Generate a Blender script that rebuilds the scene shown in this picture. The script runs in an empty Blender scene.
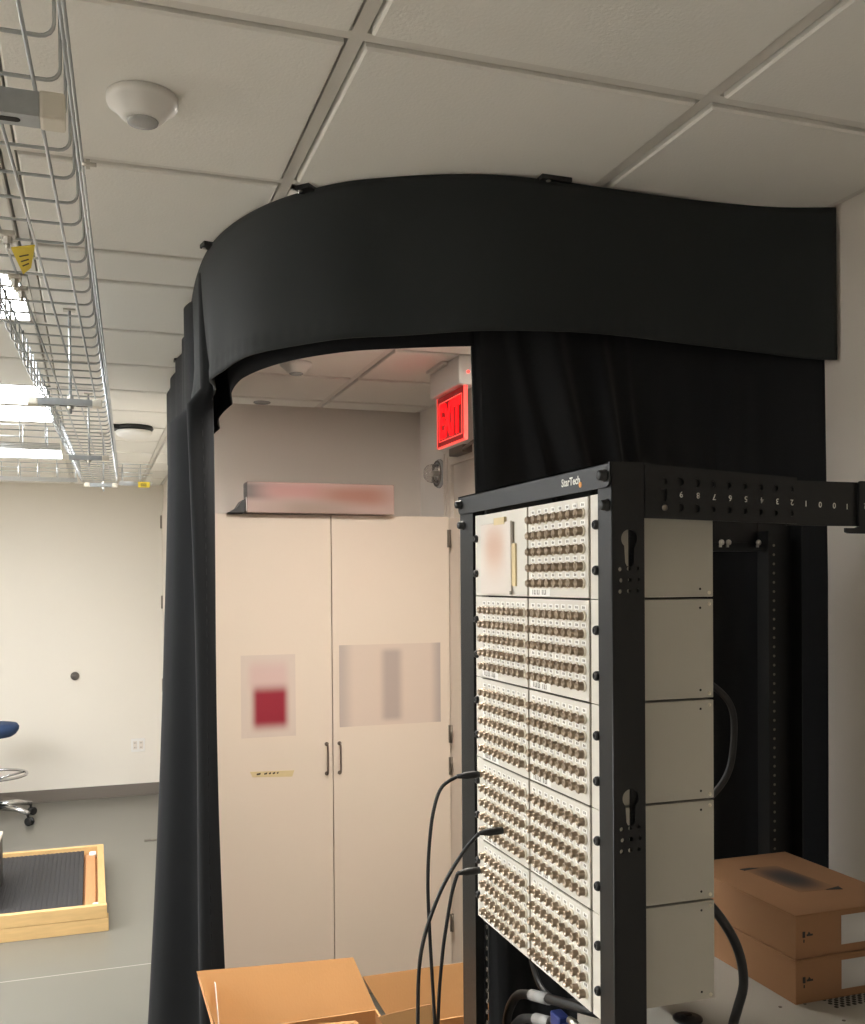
import bpy, bmesh, math, random
from mathutils import Vector, Matrix
random.seed(7)
S = bpy.context.scene
COL = S.collection
Z0 = 1.85                      # lens height above the floor; numbers below give heights relative to it
PI = math.pi

# ------------------------------------------------------------------ camera, world, exposure
def setup_camera():
    cam = bpy.data.cameras.new('camera')
    cam.sensor_fit = 'VERTICAL'; cam.sensor_height = 36.0
    cam.lens = 993.2 / 1024 * 36.0
    cam.shift_y = (594 - 512) / 1024
    cam.clip_start = 0.02; cam.clip_end = 60
    o = bpy.data.objects.new('camera', cam); COL.objects.link(o)
    yaw, pitch, roll = 0.330085798, -0.012269, -0.0075113
    f = Vector((math.sin(yaw), math.cos(yaw), 0)); r = Vector((math.cos(yaw), -math.sin(yaw), 0)); u = Vector((0, 0, 1))
    f2 = f * math.cos(pitch) + u * math.sin(pitch); u2 = u * math.cos(pitch) - f * math.sin(pitch)
    r3 = r * math.cos(roll) + u2 * math.sin(roll); u3 = u2 * math.cos(roll) - r * math.sin(roll)
    m = Matrix((r3, u3, -f2)).transposed().to_4x4(); m.translation = (0, 0, Z0)
    o.matrix_world = m
    S.camera = o
setup_camera()
W = bpy.data.worlds.new('world'); S.world = W; W.use_nodes = True
bg = W.node_tree.nodes['Background']; bg.inputs[0].default_value = (0.9, 0.95, 1.0, 1); bg.inputs[1].default_value = 0.02
S.view_settings.view_transform = 'Standard'
S.view_settings.look = 'None'
S.view_settings.gamma = 1.0
S.view_settings.use_curve_mapping = False
S.view_settings.exposure = 0.0
LIGHT_SEEN = 16.0               # brightness of the ceiling panels down the room
LIGHT_NEAR = 51.0
LIGHT_ALCOVE = 80.0            # the panel inside the curtained alcove
#              # and of those beside the camera

# ------------------------------------------------------------------ materials
def lin(c):
    out = []
    for v in c:
        v /= 255.0
        out.append(v / 12.92 if v <= 0.04045 else ((v + 0.055) / 1.055) ** 2.4)
    return (out[0], out[1], out[2], 1.0)

def mat(name, rgb, rough=0.6, metal=0.0, var=0.0, scale=8.0, bump=0.0, bscale=200.0, spec=0.5, stretch=(1, 1, 1), sheen=0.0):
    m = bpy.data.materials.new(name); m.use_nodes = True
    nt = m.node_tree; b = nt.nodes['Principled BSDF']
    b.inputs['Base Color'].default_value = lin(rgb)
    b.inputs['Roughness'].default_value = rough
    b.inputs['Metallic'].default_value = metal
    b.inputs['Specular IOR Level'].default_value = spec
    if sheen: b.inputs['Sheen Weight'].default_value = sheen
    tc = nt.nodes.new('ShaderNodeTexCoord')
    mp = nt.nodes.new('ShaderNodeMapping'); mp.inputs['Scale'].default_value = stretch
    nt.links.new(tc.outputs['Object'], mp.inputs['Vector'])
    if var:
        n = nt.nodes.new('ShaderNodeTexNoise'); n.inputs['Scale'].default_value = scale; n.inputs['Detail'].default_value = 5
        nt.links.new(mp.outputs[0], n.inputs['Vector'])
        mx = nt.nodes.new('ShaderNodeMix'); mx.data_type = 'RGBA'
        c = lin(rgb)
        mx.inputs[6].default_value = tuple(max(0, v * (1 - var)) for v in c[:3]) + (1,)
        mx.inputs[7].default_value = tuple(min(1, v * (1 + var)) for v in c[:3]) + (1,)
        nt.links.new(n.outputs['Fac'], mx.inputs[0]); nt.links.new(mx.outputs[2], b.inputs['Base Color'])
    if bump:
        n2 = nt.nodes.new('ShaderNodeTexNoise'); n2.inputs['Scale'].default_value = bscale; n2.inputs['Detail'].default_value = 3
        nt.links.new(mp.outputs[0], n2.inputs['Vector'])
        bp = nt.nodes.new('ShaderNodeBump'); bp.inputs['Strength'].default_value = bump; bp.inputs['Distance'].default_value = 0.002
        nt.links.new(n2.outputs['Fac'], bp.inputs['Height']); nt.links.new(bp.outputs[0], b.inputs['Normal'])
    return m

def emit(name, rgb, strength):
    m = bpy.data.materials.new(name); m.use_nodes = True
    b = m.node_tree.nodes['Principled BSDF']
    b.inputs['Base Color'].default_value = lin(rgb)
    b.inputs['Emission Color'].default_value = lin(rgb)
    b.inputs['Emission Strength'].default_value = strength
    return m

def printed(name, base, spots, rough=0.45, ax=(0, 2)):
    """a sheet with soft out-of-focus printed blocks: spots = (u0,u1,v0,v1,soft,rgb), in 0..1 across the sheet"""
    m = bpy.data.materials.new(name); m.use_nodes = True
    nt = m.node_tree; b = nt.nodes['Principled BSDF']; b.inputs['Roughness'].default_value = rough
    tc = nt.nodes.new('ShaderNodeTexCoord'); sp = nt.nodes.new('ShaderNodeSeparateXYZ')
    nt.links.new(tc.outputs['Generated'], sp.inputs[0])
    def step(sock, a, s, up):
        r = nt.nodes.new('ShaderNodeMapRange'); r.interpolation_type = 'SMOOTHSTEP'
        r.inputs['From Min'].default_value = a - s; r.inputs['From Max'].default_value = a + s
        r.inputs['To Min'].default_value = 0 if up else 1; r.inputs['To Max'].default_value = 1 if up else 0
        nt.links.new(sock, r.inputs['Value']); return r.outputs[0]
    def mul(a, c):
        k = nt.nodes.new('ShaderNodeMath'); k.operation = 'MULTIPLY'; nt.links.new(a, k.inputs[0]); nt.links.new(c, k.inputs[1]); return k.outputs[0]
    cur = None
    for (u0, u1, v0, v1, s, rgb) in spots:
        U, V = sp.outputs[ax[0]], sp.outputs[ax[1]]
        su, sv = (s if isinstance(s, tuple) else (s, s))
        f = mul(mul(step(U, u0, su, True), step(U, u1, su, False)), mul(step(V, v0, sv, True), step(V, v1, sv, False)))
        mx = nt.nodes.new('ShaderNodeMix'); mx.data_type = 'RGBA'
        if cur is None: mx.inputs[6].default_value = lin(base)
        else: nt.links.new(cur, mx.inputs[6])
        mx.inputs[7].default_value = lin(rgb); nt.links.new(f, mx.inputs[0]); cur = mx.outputs[2]
    if cur is not None: nt.links.new(cur, b.inputs['Base Color'])
    else: b.inputs['Base Color'].default_value = lin(base)
    return m

M = {}
M['tile'] = mat('ceiling_tile', (240, 237, 230), 0.95, var=0.03, scale=3, bump=0.35, bscale=160)
M['grid'] = mat('ceiling_grid', (226, 222, 214), 0.5)
M['paint'] = mat('wall_paint', (230, 223, 211), 0.7, var=0.015, scale=2, bump=0.08, bscale=300)
M['paint_alcove'] = mat('alcove_paint', (226, 217, 208), 0.75, var=0.015, scale=2, bump=0.08, bscale=300)
M['base'] = mat('rubber_base', (112, 104, 95), 0.55)
M['trimwhite'] = mat('trim_paint', (222, 212, 200), 0.5)
M['laminate'] = mat('cabinet_laminate', (229, 214, 198), 0.5, var=0.012, scale=3)
M['laminate_edge'] = mat('cabinet_edge', (205, 192, 178), 0.5)
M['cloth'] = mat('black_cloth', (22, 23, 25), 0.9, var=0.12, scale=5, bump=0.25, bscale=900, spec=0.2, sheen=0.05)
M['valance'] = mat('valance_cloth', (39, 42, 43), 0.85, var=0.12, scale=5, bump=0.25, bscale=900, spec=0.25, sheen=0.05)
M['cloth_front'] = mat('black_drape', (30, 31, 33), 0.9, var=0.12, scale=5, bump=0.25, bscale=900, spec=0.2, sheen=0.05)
M['cloth_lining'] = mat('black_lining', (24, 24, 26), 0.95, bump=0.2, bscale=900, spec=0.15)
M['stitch'] = mat('black_thread', (27, 28, 30), 0.8)
M['rack'] = mat('black_powder_coat', (21, 22, 23), 0.42, bump=0.12, bscale=1500, spec=0.3)
M['black'] = mat('black_plastic', (20, 20, 21), 0.45)
M['rubber'] = mat('black_rubber', (22, 22, 23), 0.5)
M['panel'] = mat('panel_paint', (222, 217, 206), 0.42)
M['sticker'] = mat('white_sticker', (246, 244, 238), 0.5)
M['seam'] = mat('panel_joint', (110, 100, 86), 0.6)
M['chassis'] = mat('chassis_paint', (186, 182, 170), 0.5, var=0.02, scale=4)
M['nickel'] = mat('nickel', (168, 152, 134), 0.32, metal=1.0)
M['insulator'] = mat('insulator', (236, 228, 210), 0.45)
M['steel'] = mat('zinc_wire', (190, 193, 195), 0.3, metal=1.0)
M['strut'] = mat('zinc_strut', (178, 182, 184), 0.4, metal=0.6, var=0.15, scale=60)
M['cap'] = mat('cap_plastic', (226, 219, 204), 0.5)
M['screw'] = mat('screw_steel', (200, 196, 188), 0.3, metal=1.0)
M['white'] = mat('white_plastic', (232, 229, 224), 0.4)
M['lens'] = mat('frosted_lens', (170, 170, 168), 0.25)
M['carton'] = mat('cardboard', (186, 140, 90), 0.85, var=0.06, scale=14, bump=0.15, bscale=250, stretch=(1, 1, 0.2))
M['carton_edge'] = mat('cardboard_edge', (148, 104, 64), 0.9)
M['kraft'] = mat('brown_kraft', (148, 108, 74), 0.8, var=0.05, scale=10)
M['printblack'] = mat('black_print', (30, 27, 25), 0.7)
M['paper'] = mat('white_paper', (228, 224, 220), 0.6)
M['tape'] = mat('masking_tape', (218, 198, 152), 0.6, var=0.06, scale=30)
M['ink'] = mat('ink', (70, 58, 44), 0.8)
M['gray_ink'] = mat('grey_ink', (120, 112, 100), 0.8)
M['pine'] = mat('pine', (214, 178, 122), 0.6, var=0.16, scale=9, stretch=(1, 9, 9))
M['pine_side'] = mat('pine_side', (206, 168, 112), 0.6, var=0.16, scale=9, stretch=(9, 1, 9))
M['cedar'] = mat('reddish_board', (196, 140, 92), 0.6, var=0.15, scale=9, stretch=(9, 1, 9))
M['foam'] = mat('black_foam', (52, 50, 50), 0.85, bump=0.2, bscale=500)
M['dark_case'] = mat('dark_case', (52, 50, 48), 0.5)
M['blue'] = mat('blue_fabric', (40, 62, 98), 0.85, var=0.08, scale=40, bump=0.2, bscale=700)
M['blueplug'] = mat('blue_plug', (24, 44, 108), 0.4)
M['chrome'] = mat('chrome', (205, 205, 205), 0.2, metal=1.0)
M['pull'] = mat('dark_pull', (128, 116, 106), 0.4, metal=0.6)
M['hinge'] = mat('hinge_steel', (140, 132, 122), 0.4, metal=0.9)
M['knobgrey'] = mat('grey_rubber', (96, 90, 84), 0.6)
M['yellow'] = mat('yellow_label', (222, 196, 60), 0.5)
M['logo'] = mat('logo_white', (232, 230, 222), 0.5)
M['orange'] = mat('logo_orange', (226, 150, 52), 0.5)
M['vent'] = mat('vent_hole', (34, 32, 30), 0.8)
M['case_white'] = mat('instrument_white', (164, 161, 152), 0.5)
M['panel_light'] = emit('panel_light', (248, 252, 255), LIGHT_SEEN)
M['near_light'] = emit('near_light', (250, 252, 255), LIGHT_NEAR)
M['alcove_light'] = emit('alcove_light', (255, 247, 236), LIGHT_ALCOVE)
M['exit_red'] = emit('exit_letters', (255, 14, 22), 1.5)
M['exit_field'] = emit('exit_field', (150, 22, 24), 0.30)
M['exit_edge'] = emit('exit_edge', (255, 90, 80), 0.85)
M['led'] = emit('red_led', (255, 60, 50), 3.0)

def floor_material():
    m = mat('vinyl_floor', (113, 110, 101), 0.32, var=0.05, scale=3, spec=0.45, bump=0.03, bscale=60)
    nt = m.node_tree; b = nt.nodes['Principled BSDF']
    tc = nt.nodes.new('ShaderNodeTexCoord'); sp = nt.nodes.new('ShaderNodeSeparateXYZ'); nt.links.new(tc.outputs['Object'], sp.inputs[0])
    def near(sock, v, w):
        a = nt.nodes.new('ShaderNodeMath'); a.operation = 'COMPARE'; nt.links.new(sock, a.inputs[0]); a.inputs[1].default_value = v; a.inputs[2].default_value = w
        return a.outputs[0]
    mx = nt.nodes.new('ShaderNodeMix'); mx.data_type = 'RGBA'
    src = b.inputs['Base Color'].links[0].from_socket
    nt.links.new(src, mx.inputs[6]); mx.inputs[7].default_value = lin((176, 171, 162))
    nt.links.new(near(sp.outputs[1], 5.01, 0.004), mx.inputs[0]); nt.links.new(mx.outputs[2], b.inputs['Base Color'])
    return m
M['floor'] = floor_material()

# ------------------------------------------------------------------ mesh helpers (all coordinates relative to the lens, Z0 is added when linking)
class MB:
    def __init__(s): s.bm = bmesh.new()
    def box(s, x0, x1, y0, y1, z0, z1, bevel=0.0, seg=2, mi=0):
        r = bmesh.ops.create_cube(s.bm, size=1.0)
        vs = r['verts']
        for v in vs: v.co = Vector(((x0 + x1) / 2 + v.co.x * (x1 - x0), (y0 + y1) / 2 + v.co.y * (y1 - y0), (z0 + z1) / 2 + v.co.z * (z1 - z0)))
        fs = list({f for v in vs for f in v.link_faces})
        for f in fs: f.material_index = mi
        if bevel:
            es = list({e for v in vs for e in v.link_edges})
            rr = bmesh.ops.bevel(s.bm, geom=es, offset=bevel, segments=seg, affect='EDGES', profile=0.6)
            for f in rr['faces']: f.material_index = mi
        return s
    def prism(s, pts, axis, a, b, mi=0):
        """pts: 2D outline in the other two axes (in x,y,z order), extruded from a to b along axis"""
        def P(p, t):
            q = list(p); q.insert(axis, t); return Vector(q)
        A = [s.bm.verts.new(P(p, a)) for p in pts]; B = [s.bm.verts.new(P(p, b)) for p in pts]
        fs = [s.bm.faces.new(A), s.bm.faces.new(B[::-1])]
        n = len(pts)
        for i in range(n):
            fs.append(s.bm.faces.new((A[i], B[i], B[(i + 1) % n], A[(i + 1) % n])))
        for f in fs: f.material_index = mi
        return s
    def quad(s, pts, mi=0):
        f = s.bm.faces.new([s.bm.verts.new(p) for p in pts]); f.material_index = mi; return s
    def lathe(s, prof, origin, axis, n=24, mi=0, smooth=True):
        """prof: (radius, height) along axis from origin"""
        ax = Vector(axis).normalized()
        t = Vector((1, 0, 0)) if abs(ax.x) < 0.9 else Vector((0, 1, 0))
        u = ax.cross(t).normalized(); w = ax.cross(u)
        o = Vector(origin); rings = []
        for (r, h) in prof:
            if r <= 1e-6: rings.append([s.bm.verts.new(o + ax * h)])
            else: rings.append([s.bm.verts.new(o + ax * h + (u * math.cos(2 * PI * k / n) + w * math.sin(2 * PI * k / n)) * r) for k in range(n)])
        for a, b in zip(rings, rings[1:]):
            for k in range(n):
                k2 = (k + 1) % n
                if len(a) == 1 and len(b) == 1: continue
                if len(a) == 1: f = s.bm.faces.new((a[0], b[k], b[k2]))
                elif len(b) == 1: f = s.bm.faces.new((a[k], b[0], a[k2]))
                else: f = s.bm.faces.new((a[k], b[k], b[k2], a[k2]))
                f.smooth = smooth; f.material_index = mi
        for end in (rings[0], rings[-1]):
            if len(end) > 2:
                f = s.bm.faces.new(end); f.material_index = mi
        return s
    def tube(s, pts, r, n=8, mi=0, closed=False, cap=True):
        P = [Vector(p) for p in pts]; N = len(P); rings = []
        prev = None
        for i in range(N):
            if closed: d = P[(i + 1) % N] - P[i - 1]
            else: d = P[min(i + 1, N - 1)] - P[max(i - 1, 0)]
            d.normalize()
            if prev is None:
                t = Vector((0, 0, 1)) if abs(d.z) < 0.9 else Vector((1, 0, 0)); u = d.cross(t).normalized()
            else:
                u = (prev - d * prev.dot(d))
                if u.length < 1e-6: u = d.cross(Vector((0, 0, 1)))
                u.normalize()
            prev = u; w = d.cross(u)
            rr = r[i] if isinstance(r, (list, tuple)) else r
            rings.append([s.bm.verts.new(P[i] + (u * math.cos(2 * PI * k / n) + w * math.sin(2 * PI * k / n)) * rr) for k in range(n)])
        rng = range(N) if closed else range(N - 1)
        for i in rng:
            a, b = rings[i], rings[(i + 1) % N]
            for k in range(n):
                f = s.bm.faces.new((a[k], a[(k + 1) % n], b[(k + 1) % n], b[k])); f.smooth = True; f.material_index = mi
        if not closed and cap:
            f = s.bm.faces.new(rings[0][::-1]); f.material_index = mi; f = s.bm.faces.new(rings[-1]); f.material_index = mi
        return s
    def grid(s, rows, mi=0, smooth=True):
        V = [[s.bm.verts.new(p) for p in row] for row in rows]
        for i in range(len(V) - 1):
            for j in range(len(V[0]) - 1):
                f = s.bm.faces.new((V[i][j], V[i][j + 1], V[i + 1][j + 1], V[i + 1][j])); f.smooth = smooth; f.material_index = mi
        return s

def finish(o, name, parent=None):
    if parent is not None: o.parent = parent
    return o

def root_loc(p):
    while p.parent is not None: p = p.parent
    return p.location

def obj(name, mb, material, parent=None, solid=0.0, soff=0.0, label=None, recalc=True):
    bm = mb.bm
    if recalc: bmesh.ops.recalc_face_normals(bm, faces=bm.faces[:])
    off = root_loc(parent) if parent is not None else Vector((0, 0, 0))
    bmesh.ops.translate(bm, verts=bm.verts[:], vec=Vector((0, 0, Z0)) - off)
    me = bpy.data.meshes.new(name); bm.to_mesh(me); bm.free()
    for m in (material if isinstance(material, (list, tuple)) else [material]): me.materials.append(m)
    o = bpy.data.objects.new(name, me); COL.objects.link(o)
    if parent is not None: o.parent = parent
    if solid:
        md = o.modifiers.new('thickness', 'SOLIDIFY'); md.thickness = solid; md.offset = soff
    if label: o['label'] = label
    return o

def thing(name, label, cat, loc, group=None):
    o = bpy.data.objects.new(name, None); COL.objects.link(o)
    o.empty_display_size = 0.05
    o.location = (loc[0], loc[1], loc[2] + Z0)
    o['label'] = label; o['category'] = cat
    if group: o['group'] = group
    return o

def tag(o, label, cat, group=None):
    o['label'] = label; o['category'] = cat
    if group: o['group'] = group
    return o

def structure(name, mb, material, label=None, **k):
    o = obj(name, mb, material, **k); o['kind'] = 'structure'
    if label: o['label'] = label
    return o

def centre_origin(o):
    """move a single-mesh thing's origin to the middle of its base"""
    me = o.data; xs = [v.co for v in me.vertices]
    c = Vector(((min(v.x for v in xs) + max(v.x for v in xs)) / 2, (min(v.y for v in xs) + max(v.y for v in xs)) / 2, min(v.z for v in xs)))
    me.transform(Matrix.Translation(-c)); o.location = c
    return o

def flat_mesh(outline, holes, thick):
    """2D plate with holes -> mesh data in local XY, thickness along Z (centred)"""
    cu = bpy.data.curves.new('plate', 'CURVE'); cu.dimensions = '2D'; cu.fill_mode = 'BOTH'; cu.extrude = thick / 2
    for loop in [outline] + holes:
        sp = cu.splines.new('POLY'); sp.points.add(len(loop) - 1); sp.use_cyclic_u = True
        for p, q in zip(sp.points, loop): p.co = (q[0], q[1], 0, 1)
    return curve_to_mesh(cu)

def curve_to_mesh(cu):
    o = bpy.data.objects.new('tmp', cu); COL.objects.link(o)
    dg = bpy.context.evaluated_depsgraph_get(); dg.update()
    me = bpy.data.meshes.new_from_object(o.evaluated_get(dg))
    bpy.data.objects.remove(o); bpy.data.curves.remove(cu)
    return me

def text_mesh(s, size, thick=0.0004, bold=0.0):
    cu = bpy.data.curves.new('text', 'FONT'); cu.body = s; cu.size = size; cu.extrude = thick; cu.align_x = 'CENTER'; cu.align_y = 'CENTER'; cu.offset = bold
    cu.resolution_u = 3
    return curve_to_mesh(cu)

def add_mesh(mb, me, matrix, mi=0):
    """append mesh data to a builder, placed by matrix, keeping one material index"""
    n0 = len(mb.bm.faces)
    me.transform(matrix); mb.bm.from_mesh(me); mb.bm.faces.ensure_lookup_table()
    for f in mb.bm.faces[n0:]: f.material_index = mi
    bpy.data.meshes.remove(me)
    return mb

def frame(xaxis, yaxis, origin):
    x = Vector(xaxis); y = Vector(yaxis); z = x.cross(y)
    m = Matrix((x, y, z)).transposed().to_4x4(); m.translation = Vector(origin); return m

def circle(cx, cy, r, n=16): return [(cx + r * math.cos(2 * PI * k / n), cy + r * math.sin(2 * PI * k / n)) for k in range(n)]

def spline(pts, n=10):
    P = [Vector(p) for p in pts]; out = []
    for i in range(len(P) - 1):
        p0, p1, p2, p3 = P[max(i - 1, 0)], P[i], P[i + 1], P[min(i + 2, len(P) - 1)]
        for k in range(n):
            t = k / n
            out.append(0.5 * ((2 * p1) + (p2 - p0) * t + (2 * p0 - 5 * p1 + 4 * p2 - p3) * t * t + (3 * p1 - p0 - 3 * p2 + p3) * t ** 3))
    out.append(P[-1]); return out

def dup(o, loc):
    """copy of a thing with copies of its parts and sub-parts"""
    r = o.copy(); COL.objects.link(r); r.location = loc
    for ch in list(o.children):
        c = ch.copy(); COL.objects.link(c); c.parent = r
        for g in list(ch.children):
            d = g.copy(); COL.objects.link(d); d.parent = c
    return r

# ------------------------------------------------------------------ the room
FL, CE = -1.85, 0.87
XL, XR, XS, YN, YB, YF = -3.6, 1.72, 0.60, -2.2, 4.85, 9.05
structure('floor', MB().box(XL - 0.1, XR + 0.1, YN - 0.1, YF + 0.1, FL - 0.1, FL), M['floor'])
structure('wall_far', MB().box(XL - 0.1, XS + 0.1, YF, YF + 0.1, FL, CE + 0.06), M['paint'])
structure('wall_left', MB().box(XL - 0.1, XL, YN, YF, FL, CE + 0.06), M['paint'])
structure('wall_near', MB().box(XL - 0.1, XR + 0.1, YN - 0.1, YN, FL, CE + 0.06), M['paint'])
structure('wall_back', MB().box(0.46, XR + 0.1, YB, YB + 0.1, FL, CE + 0.06), M['paint_alcove'])
structure('wall_side', MB().box(XS, XS + 0.1, YB + 0.1, YF, FL, CE + 0.06), M['paint'])
def xr(y): return 1.683 - 0.0172 * y
structure('wall_right', MB().prism([(xr(YN), YN), (xr(YN) + 0.1, YN), (xr(YB) + 0.1, YB), (xr(YB), YB)], 2, FL, CE + 0.06), M['paint_alcove'])
structure('baseboard_far', MB().box(XL, XS, YF - 0.012, YF, FL, FL + 0.105, 0.003), M['base'])
structure('baseboard_side', MB().box(XS - 0.012, XS, YB + 0.1, 7.7, FL, FL + 0.105, 0.003), M['base'])
structure('baseboard_right', MB().prism([(xr(YN) - .012, YN), (xr(YN), YN), (xr(3.2), 3.2), (xr(3.2) - .012, 3.2)], 2, FL, FL + 0.105), M['base'])

YL = [-2.2, -1.5, -0.89, -0.28, 0.33, 0.94, 1.543, 2.147, 2.714, 2.982, 3.55, 4.10, 4.64, 5.18, 5.72, 6.26, 6.80, 7.34, 7.88, 8.42, 8.96]
XL_ = [-3.475, -2.82, -2.165, -1.51, -0.855, -0.15, 0.41, 1.065]
LIGHTS = [(-1.51, -0.15, 2.982, 3.55), (-1.51, -0.15, 4.64, 5.18), (-1.51, -0.15, 5.18, 5.72), (-1.51, -0.15, 6.80, 7.34)]
ALC = (0.41, 1.065, 2.147, 2.714)
NEAR = [(-3.475, -2.165, 0.94, 1.543), (-3.475, -2.165, 3.55, 4.10), (-3.475, -2.165, 4.64, 5.18)]

def build_ceiling():
    mb = MB()
    mb.box(XL - 0.1, XR + 0.1, YN - 0.1, YF + 0.1, CE + 0.03, CE + 0.06, mi=0)
    w = 0.012
    xs = XL_; ys = YL[1:]
    def end_y(x): return YB if x > XS else YF
    for x in xs: mb.box(x - w, x + w, YN, end_y(x), CE, CE + 0.03, mi=1)
    for y in ys:
        mb.box(XL, (XS if y > YB else XR), y - w, y + w, CE + 0.0003, CE + 0.03, mi=1)
    # wall angle round the edges
    mb.prism([(xr(YN) - .022, YN), (xr(YN), YN), (xr(YB), YB), (xr(YB) - .022, YB)], 2, CE + 0.0004, CE + 0.03, mi=1)
    for a in ((XS, XR, YB - 0.022, YB), (XL, XS, YF - 0.022, YF), (XS - 0.022, XS, YB, YF), (XL, XL + 0.022, YN, YF), (XL, XR, YN, YN + 0.022)):
        mb.box(a[0], a[1], a[2], a[3], CE + 0.0006, CE + 0.03, mi=1)
    g = w + 0.006; d = 0.008; b = 0.004
    X = [XL] + xs + [1.63]; Y = [YN] + ys + [YF]
    for i in range(len(X) - 1):
        for j in range(len(Y) - 1):
            x0, x1, y0, y1 = X[i], X[i + 1], Y[j], Y[j + 1]
            if any(x0 >= L[0] - 0.01 and x1 <= L[1] + 0.01 and y0 >= L[2] - 0.01 and y1 <= L[3] + 0.01 for L in LIGHTS + NEAR + [ALC]): continue
            if x0 > 1.0: x1 = xr((y0 + y1) / 2) - 0.010
            if y0 < YB < y1 and x1 > XS: y1 = YB - 0.008
            elif y0 >= YB and x1 > XS: x1 = XS - 0.012
            if x1 - x0 < 0.06 or y1 - y0 < 0.06: continue
            x0 += g; x1 -= g; y0 += g; y1 -= g
            lo = [(x0 + b, y0 + b), (x1 - b, y0 + b), (x1 - b, y1 - b), (x0 + b, y1 - b)]; hi = [(x0, y0), (x1, y0), (x1, y1), (x0, y1)]
            A = [mb.bm.verts.new((p[0], p[1], CE - d)) for p in lo]; B = [mb.bm.verts.new((p[0], p[1], CE - d + b)) for p in hi]; C = [mb.bm.verts.new((p[0], p[1], CE + 0.03)) for p in hi]
            mb.bm.faces.new(A)
            for k in range(4):
                k2 = (k + 1) % 4
                mb.bm.faces.new((A[k], B[k], B[k2], A[k2])); mb.bm.faces.new((B[k], C[k], C[k2], B[k2]))
    structure('ceiling', mb, [M['tile'], M['grid']])
build_ceiling()

def ceiling_light(L, label, m):
    x0, x1, y0, y1 = L
    t = thing('ceiling_light', label, 'ceiling light', ((x0 + x1) / 2, (y0 + y1) / 2, CE), 'recessed panel lights in the ceiling')
    f = MB(); e = 0.02
    for a in ((x0 + .013, x1 - .013, y0 + .013, y0 + .013 + e), (x0 + .013, x1 - .013, y1 - .013 - e, y1 - .013), (x0 + .013, x0 + .013 + e, y0 + .013, y1 - .013), (x1 - .013 - e, x1 - .013, y0 + .013, y1 - .013)):
        f.box(*a, CE - 0.004, CE + 0.012)
    obj('frame', f, M['grid'], t)
    obj('diffuser', MB().box(x0 + .03, x1 - .03, y0 + .03, y1 - .03, CE + 0.001, CE + 0.01), m, t)
for L, lab in zip(LIGHTS, ['bright panel light above the wire tray, nearest of those down the room', 'bright panel light down the room, second from the camera',
                           'bright panel light down the room, third from the camera', 'bright panel light down the room, closest to the far wall']):
    ceiling_light(L, lab, M['panel_light'])
for L, lab in zip(NEAR, ['panel light near the side wall opposite the rack, nearest of its row', 'panel light near the side wall opposite the rack, in the middle of its row',
                         'panel light near the side wall opposite the rack, farthest of its row']):
    ceiling_light(L, lab, M['near_light'])

ceiling_light(ALC, 'panel light in the alcove ceiling behind the curtain valance', M['alcove_light'])
# side-wall door with hinges seen edge-on, and the exit door frame on the right wall
d1 = structure('door_1', MB().box(XS - 0.035, XS - 0.001, 7.80, 8.72, FL + 0.005, 0.62, 0.004), M['trimwhite'], 'pale door in the side wall beside the far wall')
fr = MB(); fr.box(XS - 0.02, XS, 8.72, 8.80, FL, 0.70, 0.004); fr.box(XS - 0.02, XS, 7.72, 7.80, FL, 0.70, 0.004); fr.box(XS - 0.02, XS, 7.80, 8.72, 0.62, 0.70, 0.004)
obj('door_frame', fr, M['trimwhite'], d1)
for z in (0.525, -0.155, -0.86, -1.55):
    h = MB(); h.lathe([(0.008, -0.055), (0.008, 0.055)], (XS - 0.04, 8.725, z), (0, 0, 1), 10); h.box(XS - 0.039, XS - 0.034, 8.69, 8.725, z - 0.055, z + 0.055)
    obj('hinge', h, M['hinge'], d1)
XR = 1.607
d2 = structure('door_2', MB().box(XR - 0.012, XR - 0.001, 3.46, 4.34, FL + 0.005, 0.54), M['trimwhite'], 'pale door in the right wall under the exit sign')
fr = MB()
for a in ((4.34, 4.44, FL, 0.62), (3.36, 3.46, FL, 0.62), (3.46, 4.34, 0.54, 0.62)):
    fr.box(XR - 0.03, XR, a[0], a[1], a[2], a[3], 0.004)
for y in (4.37, 4.41): fr.box(XR - 0.035, XR - 0.028, y - 0.004, y + 0.004, FL, 0.60)
obj('door_frame', fr, M['trimwhite'], d2)
cl = MB(); cl.box(XR - 0.075, XR - 0.03, 4.05, 4.23, 0.565, 0.60, 0.005); cl.tube([(XR - 0.07, 4.05, 0.58), (XR - 0.10, 3.85, 0.585), (XR - 0.05, 3.7, 0.585)], 0.007)
obj('door_closer', cl, M['pull'], d2)

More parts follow.
